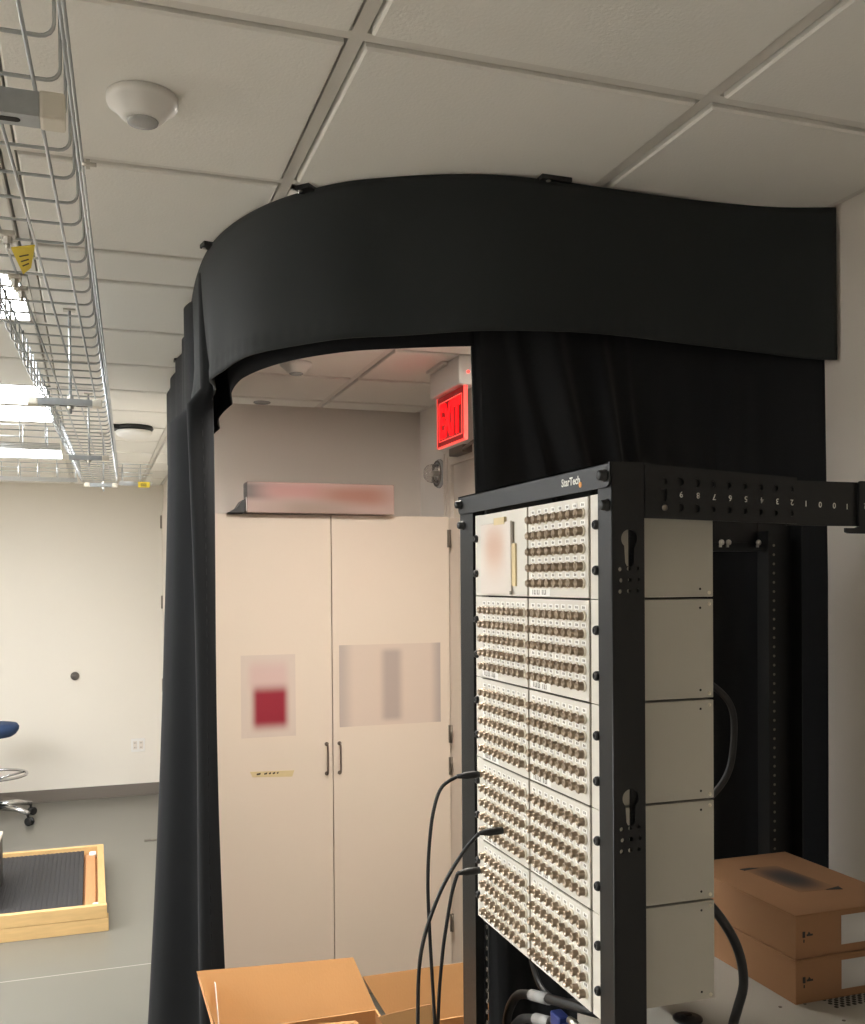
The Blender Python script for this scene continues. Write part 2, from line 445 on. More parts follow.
# ------------------------------------------------------------------ tall white cabinet in the alcove
def build_cabinet():
    t = thing('tall_cabinet', 'tall white two-door cabinet in the alcove, sheets taped on its doors', 'cabinet', (0.985, 4.55, FL))
    b = MB(); b.box(0.44, 1.53, 4.252, 4.845, FL + 0.09, 0.295, 0.002); b.box(0.46, 1.51, 4.31, 4.82, FL, FL + 0.09)
    b.box(1.531, 1.595, 4.27, 4.845, FL, 0.29)
    obj('body', b, M['laminate_edge'], t)
    for (x0, x1, hx, hs) in ((0.441, 0.983, 0.957, 0.441), (0.987, 1.529, 1.014, 1.529)):
        d = obj('door', MB().box(x0, x1, 4.23, 4.25, FL + 0.095, 0.293, 0.0015), M['laminate'], t)
        h = MB(); z0, z1 = -0.842, -0.690
        h.tube(spline([(hx, 4.229, z0 + 0.012), (hx, 4.208, z0 + 0.014), (hx, 4.20, z0 + 0.03), (hx, 4.199, (z0 + z1) / 2), (hx, 4.20, z1 - 0.03), (hx, 4.208, z1 - 0.014), (hx, 4.229, z1 - 0.012)], 5), 0.0043)
        h.lathe([(0.009, 0), (0.009, 0.004)], (hx, 4.231, z0 + 0.012), (0, -1, 0), 12); h.lathe([(0.009, 0), (0.009, 0.004)], (hx, 4.231, z1 - 0.012), (0, -1, 0), 12)
        obj('handle', h, M['pull'], d)
        for z in (0.195, -0.69, -0.835, -1.55):
            hb = MB(); s = 1 if hs > 1 else -1
            hb.lathe([(0.006, -0.04), (0.006, 0.04)], (hs + s * 0.004, 4.226, z), (0, 0, 1), 10); hb.box(hs - 0.008 if s > 0 else hs, hs if s > 0 else hs + 0.008, 4.2275, 4.231, z - 0.04, z + 0.04)
            obj('hinge', hb, M['hinge'], d)
build_cabinet()

def sheet(name, x0, x1, z0, z1, m, label, cat, y=4.2295):
    mb = MB(); n = 10; rows = []
    for j in range(n + 1):
        z = z0 + (z1 - z0) * j / n
        rows.append([(x0 + (x1 - x0) * i / n, y - 0.0006 - (0.0012 if (i in (0, n) and j in (0, n)) else 0), z) for i in range(n + 1)])
    mb.grid(rows, smooth=False)
    o = obj(name, mb, m, solid=0.0006, soff=1.0); tag(o, label, cat); centre_origin(o); return o
PO1 = printed('notice_print', (218, 202, 190), [(0.16, 0.84, 0.60, 0.90, 0.10, (216, 188, 182)), (0.22, 0.84, 0.12, 0.60, 0.09, (152, 38, 56))])
PO2 = printed('chart_print', (220, 202, 188), [(-0.2, 0.08, -0.3, 1.3, 0.08, (190, 176, 168)), (0.42, 0.60, 0.06, 0.93, 0.05, (184, 168, 160)), (0.94, 1.2, -0.3, 1.3, 0.06, (186, 172, 165))])
sheet('notice', 0.590, 0.823, -0.657, -0.306, PO1, 'portrait paper notice with a crimson block, taped to the left cabinet door', 'paper notice')
sheet('chart', 1.016, 1.484, -0.632, -0.274, PO2, 'landscape sheet with grey vertical bands, taped to the right cabinet door', 'paper notice')
def tape_label():
    t = thing('tape_label', 'strip of beige masking tape with dark handwriting, on the left cabinet door', 'tape', (0.718, 4.2295, -0.832))
    mb = MB(); mb.prism([(0.624, -0.800), (0.635, -0.824), (0.805, -0.833), (0.814, -0.806)], 1, 4.2275, 4.2296)
    obj('strip', mb, M['tape'], t)
    k = MB(); x = 0.652
    random.seed(3)
    for w in (0.018, 0.0, 0.014, 0.010, 0.012, 0.008):
        if w: k.prism([(x, -0.809 - random.random() * .003), (x + w, -0.807), (x + w * .9, -0.815), (x + .001, -0.8165)], 1, 4.2268, 4.2277)
        x += w + 0.006 if w else 0.008
    obj('handwriting', k, M['ink'], t)
tape_label()

# long carton lying on the cabinet, and the black wedge beside it
PB = printed('long_box_print', (178, 154, 146), [(-0.1, 0.14, 0.45, 0.95, 0.12, (112, 100, 98)), (0.10, 0.52, 0.45, 1.0, (0.12, .25), (180, 132, 128)), (0.50, 0.95, 0.30, 0.90, (0.15, .25), (160, 112, 98)), (0.2, 0.7, -0.2, 0.4, (0.2, .2), (158, 136, 126))], ax=(0, 2))
tb = thing('long_box', 'long narrow carton with blurred pinkish print, lying on top of the cabinet', 'box', (0.935, 4.33, 0.296))
obj('body', MB().box(0.615, 1.255, 4.17, 4.275, 0.296, 0.425, 0.003), PB, tb)
obj('flap', MB().box(0.610, 0.6145, 4.171, 4.178, 0.30, 0.36, 0.001), M['paper'], tb, label='small white end flap')
wd = MB(); wd.prism([(0.54, 0.2957), (0.608, 0.2957), (0.608, 0.352), (0.597, 0.347), (0.578, 0.318)], 1, 4.18, 4.30)
centre_origin(tag(obj('wedge_bracket', wd, M['black']), 'small black curved wedge on the cabinet at the end of the long carton', 'bracket'))

# ------------------------------------------------------------------ ceiling and wall fittings
def dome_sensor(loc, R, label, h=0.044):
    t = thing('ceiling_sensor', label, 'motion sensor', loc, None)
    x, y, z = loc
    obj('housing', MB().lathe([(R, 0), (R, 0.010), (R * .97, 0.016), (R * .80, h * .52), (R * .62, h * .80), (R * .52, h * .93), (R * .44, h * .95)], (x, y, z), (0, 0, -1), 40), M['white'], t)
    obj('lens', MB().lathe([(R * .44, h * .93), (R * .42, h * 1.04), (R * .32, h * 1.10), (R * .15, h * 1.13), (0, h * 1.14)], (x, y, z), (0, 0, -1), 32), M['lens'], t)
dome_sensor((0.094, 1.84, CE - 0.008), 0.062, 'white dome motion sensor on the ceiling beside the wire tray')
dome_sensor((0.765, 3.86, CE - 0.008), 0.062, 'white dome motion sensor on the alcove ceiling, seen under the curtain valance')
cp = MB(); cp.lathe([(0.04, 0), (0.04, 0.004), (0.034, 0.007), (0, 0.007)], (0.775, 4.745, CE - 0.008), (0, 0, -1), 28)
centre_origin(tag(obj('sprinkler_cover', cp, M['lens']), 'flat grey round sprinkler cover plate on the alcove ceiling', 'sprinkler'))

def ceiling_disc():
    x, y = 0.225, 5.66
    t = thing('access_point', 'white round ceiling unit on a black mount, past the end of the curtain', 'ceiling unit', (x, y, CE - 0.008))
    mo = MB(); mo.lathe([(0.10, 0), (0.105, 0.012), (0.095, 0.028)], (x, y + 0.02, CE - 0.008), (0, 0, -1), 32); mo.box(x - 0.12, x - 0.06, y - 0.05, y + 0.06, CE - 0.032, CE - 0.008, 0.004)
    obj('mount', mo, M['black'], t)
    obj('dome', MB().lathe([(0.092, 0.028), (0.098, 0.034), (0.090, 0.052), (0.06, 0.066), (0, 0.072)], (x, y, CE - 0.008), (0, 0, -1), 32), M['white'], t)
ceiling_disc()

def exit_sign():
    X = 1.357; Y0, Y1 = 3.545, 3.885
    t = thing('exit_sign', 'red lit exit sign hanging from a white housing at the alcove ceiling', 'exit sign', (X, 3.71, CE - 0.008))
    h = MB(); h.box(X - 0.03, X + 0.045, Y0, Y1, 0.752, CE - 0.008, 0.008, 3)
    obj('housing', h, M['white'], t)
    obj('canopy', MB().box(X - 0.055, X - 0.031, 3.66, 3.86, CE - 0.022, CE - 0.008, 0.004), M['white'], t)
    p = MB(); y0, y1, z0, z1 = Y0 + 0.012, Y1 - 0.012, 0.545, 0.751
    obj('panel', MB().box(X - 0.004, X + 0.008, y0 + .004, y1 - .004, z0 + .004, z1, 0.001), M['exit_field'], t, label='glowing red acrylic panel')
    e = MB(); k = 0.005
    e.box(X - 0.006, X + 0.010, y0, y1, z0, z0 + k); e.box(X - 0.006, X + 0.010, y0, y0 + k, z0 + k, z1); e.box(X - 0.006, X + 0.010, y1 - k, y1, z0 + k, z1)
    obj('edge_strip', e, M['exit_edge'], t, label='pinkish lit edge of the panel')
    b = MB(); q = 0.024
    for (a0, a1, c0, c1) in ((y0 + q, y1 - q, z0 + q, z0 + q + .004), (y0 + q, y1 - q, z1 - q - .004, z1 - q), (y0 + q, y0 + q + .004, z0 + q + .004, z1 - q - .004), (y1 - q - .004, y1 - q, z0 + q + .004, z1 - q - .004)):
        b.box(X - 0.0055, X - 0.0042, a0, a1, c0, c1)
    obj('inner_border', b, M['exit_edge'], t)
    tm = text_mesh('EXIT', 0.165, 0.0012, 0.007)
    me = MB(); 
    zs = [v.co for v in tm.vertices]; w = max(v.x for v in zs) - min(v.x for v in zs); hh = max(v.y for v in zs) - min(v.y for v in zs)
    tm.transform(Matrix.Diagonal(((y1 - y0 - 2 * q - 0.024) / w, (z1 - z0 - 2 * q - 0.02) / hh, 1, 1)))
    zs = [v.co for v in tm.vertices]; tm.transform(Matrix.Translation((-(max(v.x for v in zs) + min(v.x for v in zs)) / 2, -(max(v.y for v in zs) + min(v.y for v in zs)) / 2, 0)))
    add_mesh(me, tm, frame((0, -1, 0), (0, 0, 1), (X - 0.0065, (y0 + y1) / 2, (z0 + z1) / 2)))
    obj('lettering', me, M['exit_red'], t, label='glowing red letters EXIT')
    obj('indicator', MB().lathe([(0.006, 0), (0.006, 0.003), (0, 0.005)], (X + 0.008, Y0, 0.80), (0, -1, 0), 12), M['led'], t, label='small red indicator light')
exit_sign()

def strobe():
    t = thing('wall_strobe', 'round clear-domed alarm fitting on the wall under the exit sign', 'alarm', (XR, 4.51, 0.52))
    obj('base_plate', MB().lathe([(0.07, 0), (0.07, 0.010), (0.064, 0.016), (0.05, 0.016), (0.046, 0.008), (0, 0.008)], (XR, 4.56, 0.525), (-1, 0, 0), 36), M['lens'], t)
    obj('rim', MB().tube([(XR - 0.018, 4.56 + 0.06 * math.cos(a * PI / 16), 0.525 + 0.06 * math.sin(a * PI / 16)) for a in range(32)], 0.004, closed=True), M['knobgrey'], t)
    g = bpy.data.materials.new('clear_dome'); g.use_nodes = True; b = g.node_tree.nodes['Principled BSDF']
    b.inputs['Base Color'].default_value = (0.9, 0.88, 0.85, 1); b.inputs['Roughness'].default_value = 0.08; b.inputs['Transmission Weight'].default_value = 0.85; b.inputs['IOR'].default_value = 1.2
    obj('dome', MB().lathe([(0.046, 0.016), (0.046, 0.045), (0.040, 0.064), (0.026, 0.078), (0, 0.084)], (XR, 4.56, 0.525), (-1, 0, 0), 32), g, t)
    obj('bulb', MB().lathe([(0.012, 0.009), (0.012, 0.04), (0.008, 0.05), (0, 0.053)], (XR, 4.56, 0.525), (-1, 0, 0), 16), M['white'], t)
strobe()

kn = MB(); kn.lathe([(0.036, 0), (0.036, 0.012), (0.031, 0.026), (0.022, 0.034), (0, 0.036)], (-0.148, YF, -0.785), (0, -1, 0), 28)
centre_origin(tag(obj('wall_bumper', kn, M['knobgrey']), 'round grey door bumper on the far wall', 'door stop'))
def outlet():
    x, z = 0.365, -1.409
    t = thing('wall_outlet', 'white double wall outlet low on the far wall', 'outlet', (x, YF, z))
    obj('cover_plate', MB().box(x - 0.058, x + 0.058, YF - 0.007, YF, z - 0.058, z + 0.058, 0.003), M['white'], t)
    for dx in (-0.025, 0.025):
        s = MB(); s.box(x + dx - 0.017, x + dx + 0.017, YF - 0.010, YF - 0.006, z - 0.036, z + 0.036, 0.002)
        o = obj('socket', s, M['trimwhite'], t)
        k = MB()
        for dz in (-0.02, 0.02):
            for q in (-0.006, 0.006): k.box(x + dx + q - 0.0018, x + dx + q + 0.0018, YF - 0.0108, YF - 0.0095, z + dz - 0.006, z + dz + 0.006)
        obj('slot', k, M['gray_ink'], o)
outlet()
fa = MB(); fa.lathe([(0.028, 0), (0.028, 0.003), (0, 0.004)], (0.40, 7.42, FL), (0, 0, 1), 20); fa.box(0.335, 0.38, 7.40, 7.44, FL, FL + 0.006, 0.001)
centre_origin(tag(obj('floor_plate', fa, M['base']), 'small dark metal plate on the grey floor beside the curtain', 'floor plate'))

# ------------------------------------------------------------------ wire cable trays
TW = 0.205; TD = 0.10; TZ = 0.602
def tray_x(y): return -0.075 + 0.036 * y            # right side of the long tray at depth y
def wire_tray():
    t = thing('wire_cable_tray', 'long silver wire mesh cable tray running down the room under the ceiling', 'cable tray', (-0.1, 3.0, TZ))
    y0, y1 = 0.45, 6.3
    for off, z in [(-0.03, TZ), (-0.08, TZ), (-0.13, TZ), (-0.18, TZ)]:
        obj('long_wire', MB().tube([(tray_x(y0) + off, y0, z - 0.004), (tray_x(y1) + off, y1, z - 0.004)], 0.0024, 8), M['steel'], t)
    for off in (0.0, -TW):
        for z in (TZ + TD * .5, TZ + TD):
            s = 0.004 if off == 0 else -0.004
            obj('side_wire', MB().tube([(tray_x(y0) + off + s, y0, z), (tray_x(y1) + off + s, y1, z)], 0.0026 if z > TZ + .08 else 0.0024, 8), M['steel'], t)
    first = None
    y = 0.475; prof = []
    R = 0.016
    for (a, b) in [(0, TD), (0, R)]: prof.append((a, b))
    prof = [(0.0, TD + 0.002), (0.0, R)] + [(-R + R * math.cos(k * PI / 8), R - R * math.sin(k * PI / 8)) for k in range(1, 5)]
    prof += [(-TW + p[0] * -1, p[1]) for p in prof[::-1]]
    prof = [(x if x > -TW / 2 else x, z) for x, z in prof]
    n = 0
    while y < y1 and n < 58:
        w = MB().tube([(tray_x(y) + px, y, TZ + pz) for px, pz in prof], 0.0024, 6)
        obj('cross_wire', w, M['steel'], t); y += 0.1; n += 1
    # trapeze hangers: slotted strut under the tray, rod to the ceiling, plastic end caps
    for k, (ys, z, hw, dx) in enumerate([(1.312, 0.566, 0.1, 0.006), (3.32, 0.560, 0.095, 0.0), (4.75, 0.560, 0.085, 0.0), (6.02, 0.560, 0.075, 0.03)]):
        xc = tray_x(ys) - TW / 2 + dx
        s = MB(); hs = 0.030 if k == 0 else 0.020
        q = 0.017; th = 0.003; x0, x1 = xc - hw, xc + hw - 0.03
        s.box(x0, x1, ys - q, ys + q, z, z + th); s.box(x0, x1, ys - q, ys - q + th, z + th, z + hs); s.box(x0, x1, ys + q - th, ys + q, z + th, z + hs)
        s.box(x0, x1, ys - q + th, ys - q + .01, z + hs - 0.003, z + hs); s.box(x0, x1, ys + q - .01, ys + q - th, z + hs - 0.003, z + hs)
        st = obj('strut', s, M['strut'], t)
        hol = MB()
        xx = x0 + 0.03
        while xx < x1 - 0.02:
            hol.prism([(xx + (0.012 if math.cos(a) > 0 else -0.012) + 0.006 * math.cos(a), ys + 0.006 * math.sin(a)) for a in [i * PI / 8 for i in range(16)]], 2, z - 0.0006, z + 0.0002); xx += 0.05
        obj('slot', hol, M['vent'], st)
        for e, sg in ((x0, -1), (x1, 1)):
            c = MB(); c.box(min(e, e + sg * 0.03), max(e, e + sg * 0.03), ys - 0.019, ys + 0.019, z - 0.002, z + hs + 0.002, 0.004)
            obj('end_cap', c, M['cap'], st, label='off-white plastic end cap')
        rod = MB().tube([(xc, ys, z - 0.025), (xc, ys, CE - 0.008)], 0.0045, 8)
        rd = obj('hanger_rod', rod, M['strut'], t)
        nt_ = MB(); nt_.lathe([(0.011, 0), (0.011, 0.009)], (xc, ys, z - 0.010), (0, 0, 1), 6, smooth=False); obj('nut', nt_, M['screw'], rd); nt_ = MB(); nt_.lathe([(0.011, 0), (0.011, 0.009)], (xc, ys, z + hs + 0.001), (0, 0, 1), 6, smooth=False)
        obj('nut', nt_, M['screw'], rd); nt_ = MB(); nt_.box(xc - 0.018, xc + 0.018, ys - 0.012, ys + 0.012, CE - 0.014, CE - 0.008)
        obj('ceiling_bracket', nt_, M['screw'], rd)
    # splice clamps and a side bolt
    for (x, y) in ((-0.128, 1.82), (-0.134, 2.07), (-0.127, 2.15)):
        c = MB(); c.box(x - 0.012, x + 0.012, y - 0.014, y + 0.014, TZ - 0.016, TZ - 0.008, 0.002); c.lathe([(0.008, 0), (0.008, 0.012)], (x, y, TZ - 0.028), (0, 0, 1), 6, smooth=False); c.lathe([(0.0035, 0), (0.0035, 0.012)], (x, y, TZ - 0.036), (0, 0, 1), 8)
        obj('splice_clamp', c, M['screw'], t)
    b = MB(); x = tray_x(1.7); b.lathe([(0.0035, 0), (0.0035, 0.022)], (x + 0.006, 1.7, TZ + 0.075), (1, 0, 0), 8); b.lathe([(0.008, 0.006), (0.008, 0.012)], (x + 0.006, 1.7, TZ + 0.075), (1, 0, 0), 6, smooth=False)
    obj('side_bolt', b, M['screw'], t)
wire_tray()
def yellow_tag(pts, label):
    mb = MB(); n = Vector((0, 0, 0))
    a, b_, c = [Vector(p) for p in pts[:3]]; n = (b_ - a).cross(c - a).normalized() * 0.0015
    lo = [mb.bm.verts.new(Vector(p) - n) for p in pts]; hi = [mb.bm.verts.new(Vector(p) + n) for p in pts]
    mb.bm.faces.new(lo[::-1]); mb.bm.faces.new(hi)
    for i in range(len(pts)): mb.bm.faces.new((lo[i], lo[(i + 1) % len(pts)], hi[(i + 1) % len(pts)], hi[i]))
    k = MB()
    t = thing('tray_tag', label, 'tag', tuple(a))
    obj('plate', mb, M['yellow'], t)
    for f in (0.3, 0.5, 0.68):
        p = a.lerp(Vector(pts[3]), f); q = b_.lerp(c, f); d = (q - p)
        p1 = p + d * 0.22; q1 = p + d * 0.72
        down = (Vector(pts[3]) - a).normalized() * 0.004
        for s in (-1.3, 1.3):
            k.quad([p1 + n * s, q1 + n * s, q1 + n * s + down, p1 + n * s + down])
    obj('print', k, M['ink'], t)
yellow_tag([(-0.128, 1.895, TZ - 0.010), (-0.088, 1.875, TZ - 0.008), (-0.098, 1.945, TZ - 0.026), (-0.113, 1.97, TZ - 0.032)], 'yellow warning tag hanging from the near part of the wire tray')
yellow_tag([(0.262, 6.08, TZ - 0.002), (0.328, 6.08, TZ - 0.002), (0.328, 6.08, TZ - 0.035), (0.262, 6.08, TZ - 0.035)], 'yellow tag on the tray stub at the far end of the wire tray')

def cross_tray(x0, x1, yn, label):
    t = thing('wire_cable_tray', label, 'cable tray', ((x0 + x1) / 2, yn, TZ))
    yf = yn + 0.2; z = TZ
    for yy in (yn, yf):
        for zz in (z + TD * .5, z + TD): obj('side_wire', MB().tube([(x0, yy, zz), (x1, yy, zz)], 0.0026, 6), M['steel'], t)
    for k in range(5): obj('long_wire', MB().tube([(x0, yn + k * .05, z - .004), (x1, yn + k * .05, z - .004)], 0.0024, 6), M['steel'], t)
    x = x0 + 0.02
    while x < x1:
        obj('cross_wire', MB().tube([(x, yn, z + TD), (x, yn, z + .012), (x, yn + .004, z + .003), (x, yn + .014, z), (x, yf - .014, z), (x, yf - .004, z + .003), (x, yf, z + .012), (x, yf, z + TD)], 0.0024, 6), M['steel'], t); x += 0.1
    return t
cross_tray(-1.6, tray_x(4.7) - TW - 0.012, 4.52, 'wire cable tray crossing to the side, the nearer of two such branches')
cross_tray(-1.6, tray_x(6.1) - TW - 0.012, 5.95, 'wire cable tray crossing to the side, the branch nearer the far wall')
cross_tray(tray_x(6.1) + 0.012, 0.345, 6.085, 'short wire tray stub with a yellow tag, at the end of the long tray')

# ------------------------------------------------------------------ curtain: track, valance, drapes
TRACK = [(1.646, 1.900), (1.50, 1.945), (1.32, 1.957), (1.064, 1.95), (0.92, 1.953), (0.79, 1.975), (0.63, 2.045), (0.50, 2.13), (0.385, 2.29), (0.320, 2.52), (0.306, 2.85), (0.326, 3.35), (0.348, 3.89), (0.368, 4.45), (0.375, 4.66)]
PATH = spline([(x, y, 0) for x, y in TRACK], 16)
def arclen(P):
    s = [0.0]
    for a, b in zip(P, P[1:]): s.append(s[-1] + (b - a).length)
    return s
def normals(P):
    out = []
    for i in range(len(P)):
        d = (P[min(i + 1, len(P) - 1)] - P[max(i - 1, 0)]).normalized(); out.append(Vector((-d.y, d.x, 0)))   # points to the outer (camera) side
    return out
def offset_path(P, d):
    N = normals(P); return [p + n * d for p, n in zip(P, N)]

def resample(P, step):
    L = arclen(P); out = []; n = int(L[-1] / step); j = 0
    for k in range(n + 1):
        s = L[-1] * k / n
        while j < len(L) - 2 and L[j + 1] < s: j += 1
        t = (s - L[j]) / max(1e-9, L[j + 1] - L[j]); out.append(P[j].lerp(P[j + 1], t))
    return out

def build_valance():
    P = resample(offset_path(PATH, 0.018), 0.009); N = normals(P); L = arclen(P); LT = L[-1]
    # outer side is to the left of the travel direction or right of it? make it face away from the alcove
    mid = P[len(P) // 3]; sgn = 1 if (mid + N[len(P) // 3] * 0.1).y < mid.y else -1
    rows = []
    nz = 26
    leg0 = next(L[i] for i, p in enumerate(P) if p.y > 2.62 and p.x < 0.5)
    for j in range(nz + 1):
        f = j / nz; row = []
        for p, n, s in zip(P, N, L):
            leg = min(1, max(0, (s - leg0 + 0.22) / 0.34))
            front = min(1, max(0, (s - 0.55) / 0.4))
            zt = CE - 0.0095 - 0.003 * (1 + math.cos(s * 7.0 + 2.2)) * (1 if s > 0.2 else 0.3)
            zb = 0.525 + 0.012 * math.exp(-((s - 0.55) / 0.3) ** 2) - 0.018 * math.exp(-(s / 0.15) ** 2) - 0.012 * leg
            zb += 0.007 * leg * math.sin(s * 21 + 1.2)
            z = zt + (zb - zt) * f
            d = 0.004 * math.sin(s * 9.0 + 1) * f + 0.003 * math.sin(s * 23) * f * front
            d += leg * f ** 3 * (0.019 * math.sin(s * 15.5 + 0.6) + 0.003 * math.sin(s * 34)) - leg * 0.010 * f
            if 0.90 < f < 0.955: d += 0.0012
            d += 0.0009 * math.sin(s * 160) * math.exp(-((f - 0.93) / 0.06) ** 2)
            row.append((p.x + n.x * sgn * d, p.y + n.y * sgn * d, z))
        rows.append(row)
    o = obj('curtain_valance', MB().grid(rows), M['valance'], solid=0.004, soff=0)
    tag(o, 'broad black cloth valance curving along the ceiling over the curtains', 'curtain valance')
    # inner layer, hanging a little lower on the alcove side
    rows = []
    M_ = [p for p in resample(offset_path(PATH, -0.035), 0.012) if p.x < 0.80]; N2 = normals(M_); L2 = arclen(M_)
    for j in range(12):
        f = j / 11; row = []
        for p, n, s in zip(M_, N2, L2):
            leg = min(1, max(0, (s - 0.70) / 0.35))
            z = (CE - 0.03) + (0.510 - 0.008 * leg + 0.006 * leg * math.sin(s * 13) - (CE - 0.03)) * f
            d = -leg * f * (0.030 + 0.010 * math.sin(s * 13 + 0.8))
            row.append((p.x + n.x * d, p.y + n.y * d, z))
        rows.append(row)
    obj('lining', MB().grid(rows), M['cloth_lining'], o, solid=0.003, soff=0)
    return sgn
SG = build_valance()

def build_track():
    t = thing('curtain_track', 'black curved curtain track clipped to the ceiling, hidden behind the valance', 'curtain track', (0.9, 1.95, CE - 0.008))
    P = [(p.x, p.y, CE - 0.022) for p in PATH]
    obj('rail', MB().tube(P, 0.008, 8), M['rack'], t)
    for (x, y, nx, ny) in ((0.945, 1.935, 0.0, -1.0), (0.449, 2.142, -0.70, -0.71), (0.288, 2.575, -0.98, -0.2), (0.322, 3.93, -1, 0), (0.346, 4.62, -1, 0)):
        c = MB(); tx, ty = -ny, nx; w = 0.035 if ny < -0.9 and x < 1.2 else 0.018
        def pt(a, b): return (x + tx * a + nx * b, y + ty * a + ny * b)
        c.prism([pt(-w, -0.03), pt(w, -0.03), pt(w, 0.016), pt(-w, 0.016)], 2, CE - 0.018, CE - 0.0085)
        b = obj('clip', c, M['black'], t)
        q = pt(-w * .5, 0.008); s = MB(); s.lathe([(0.005, 0), (0.005, 0.002), (0, 0.003)], (q[0], q[1], CE - 0.018), (0, 0, -1), 10)
        obj('screw', s, M['screw'], b)
build_track()

def bump(t): return math.exp(-t * t)
def build_front_curtain():
    rows = []; nx, nz = 200, 60; x0, x1 = 0.780, 1.6502
    for j in range(nz + 1):
        f = j / nz; z = (CE - 0.03) + (FL + 0.03 - CE + 0.03) * f; row = []
        for i in range(nx + 1):
            u = i / nx; x = x0 + (x1 - x0) * u
            y = 2.02 - 0.085 * max(0, (u - 0.70) / 0.30) ** 1.5
            dn = max(0, min(1, (0.60 - z) / 0.6))
            amp = 0.25 + 0.75 * dn if dn < 1 else 1
            # drape pulled over, folds slanting away downwards
            for (cx, slant, wd, a) in ((0.880, 0.20, 0.014, 0.030), (0.965, 0.20, 0.036, 0.085), (1.080, 0.13, 0.030, 0.070), (1.150, 0.10, 0.018, 0.030), (1.30, 0.03, 0.03, 0.018), (1.44, 0.0, 0.025, 0.020)):
                c = cx + slant * min(0.6, max(0, 0.54 - z)); y -= a * amp * bump((x - c) / wd)
            y -= 0.012 * math.sin(x * 46 + 1.5) * dn
            if u < 0.02: y += 0.004
            xx = x + (0.006 * math.sin(z * 2.2 + 0.5) + 0.032 * max(0, 0.5 - z)) * (1 - u) ** 2
            row.append((xx, y, z))
        rows.append(row)
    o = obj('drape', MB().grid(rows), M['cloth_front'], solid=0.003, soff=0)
    o.name = 'blackout_curtain'
    tag(o, 'wide black curtain hanging behind the equipment rack, from the valance down', 'curtain')
build_front_curtain()

def build_leg_curtain():
    # the curtain pushed back along the side leg of the track: zig-zag folds that flare towards the floor
    cols = []
    ctrl = []
    base = [(0.308, 2.735), (0.280, 2.742), (0.250, 2.770), (0.292, 2.850), (0.300, 2.980), (0.245, 3.060), (0.232, 3.150), (0.318, 3.28), (0.335, 3.40), (0.265, 3.52), (0.345, 3.68), (0.285, 3.86), (0.355, 4.02), (0.310, 4.20), (0.365, 4.36), (0.345, 4.55)]
    rows = []; nz = 60
    for j in range(nz + 1):
        f = j / nz; z = (CE - 0.03) + (FL + 0.03 - CE + 0.03) * f
        dn = max(0, min(1, (0.56 - z) / 2.2)); g = min(1, dn * 3.2)
        pts = []
        for k, (x, y) in enumerate(base):
            xc = 0.316
            if k < 3: xx = x + 0.028 * dn + 0.006 * math.sin(z * 3 + k)
            elif k in (5, 6): xx = x - 0.004 * g - 0.088 * dn ** 1.6
            else: xx = xc + (x - xc) * (0.55 + 0.45 * g) - 0.008 * dn
            if z > 0.5: xx = xc + (xx - xc) * 0.45
            pts.append((xx, y - (0.03 * dn if k < 3 else 0), 0))
        rows.append([(p.x, p.y, z) for p in spline(pts, 9)])
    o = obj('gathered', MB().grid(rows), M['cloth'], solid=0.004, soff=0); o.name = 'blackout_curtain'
    tag(o, 'black curtain gathered into folds along the doorway, past the open carton', 'curtain')
    # stitched hem down the leading edge
    st = MB()
    for k in range(66):
        z = 0.44 - k * 0.034
        dn = max(0, min(1, (0.56 - z) / 2.2)); x = 0.280 + 0.028 * dn + 0.006 * math.sin(z * 3 + 1); y = 2.742 - 0.03 * dn
        st.box(x - 0.0012, x + 0.0012, y - 0.0034, y - 0.0015, z - 0.008, z + 0.008)
    obj('hem_stitching', st, M['cloth'], o)
build_leg_curtain()

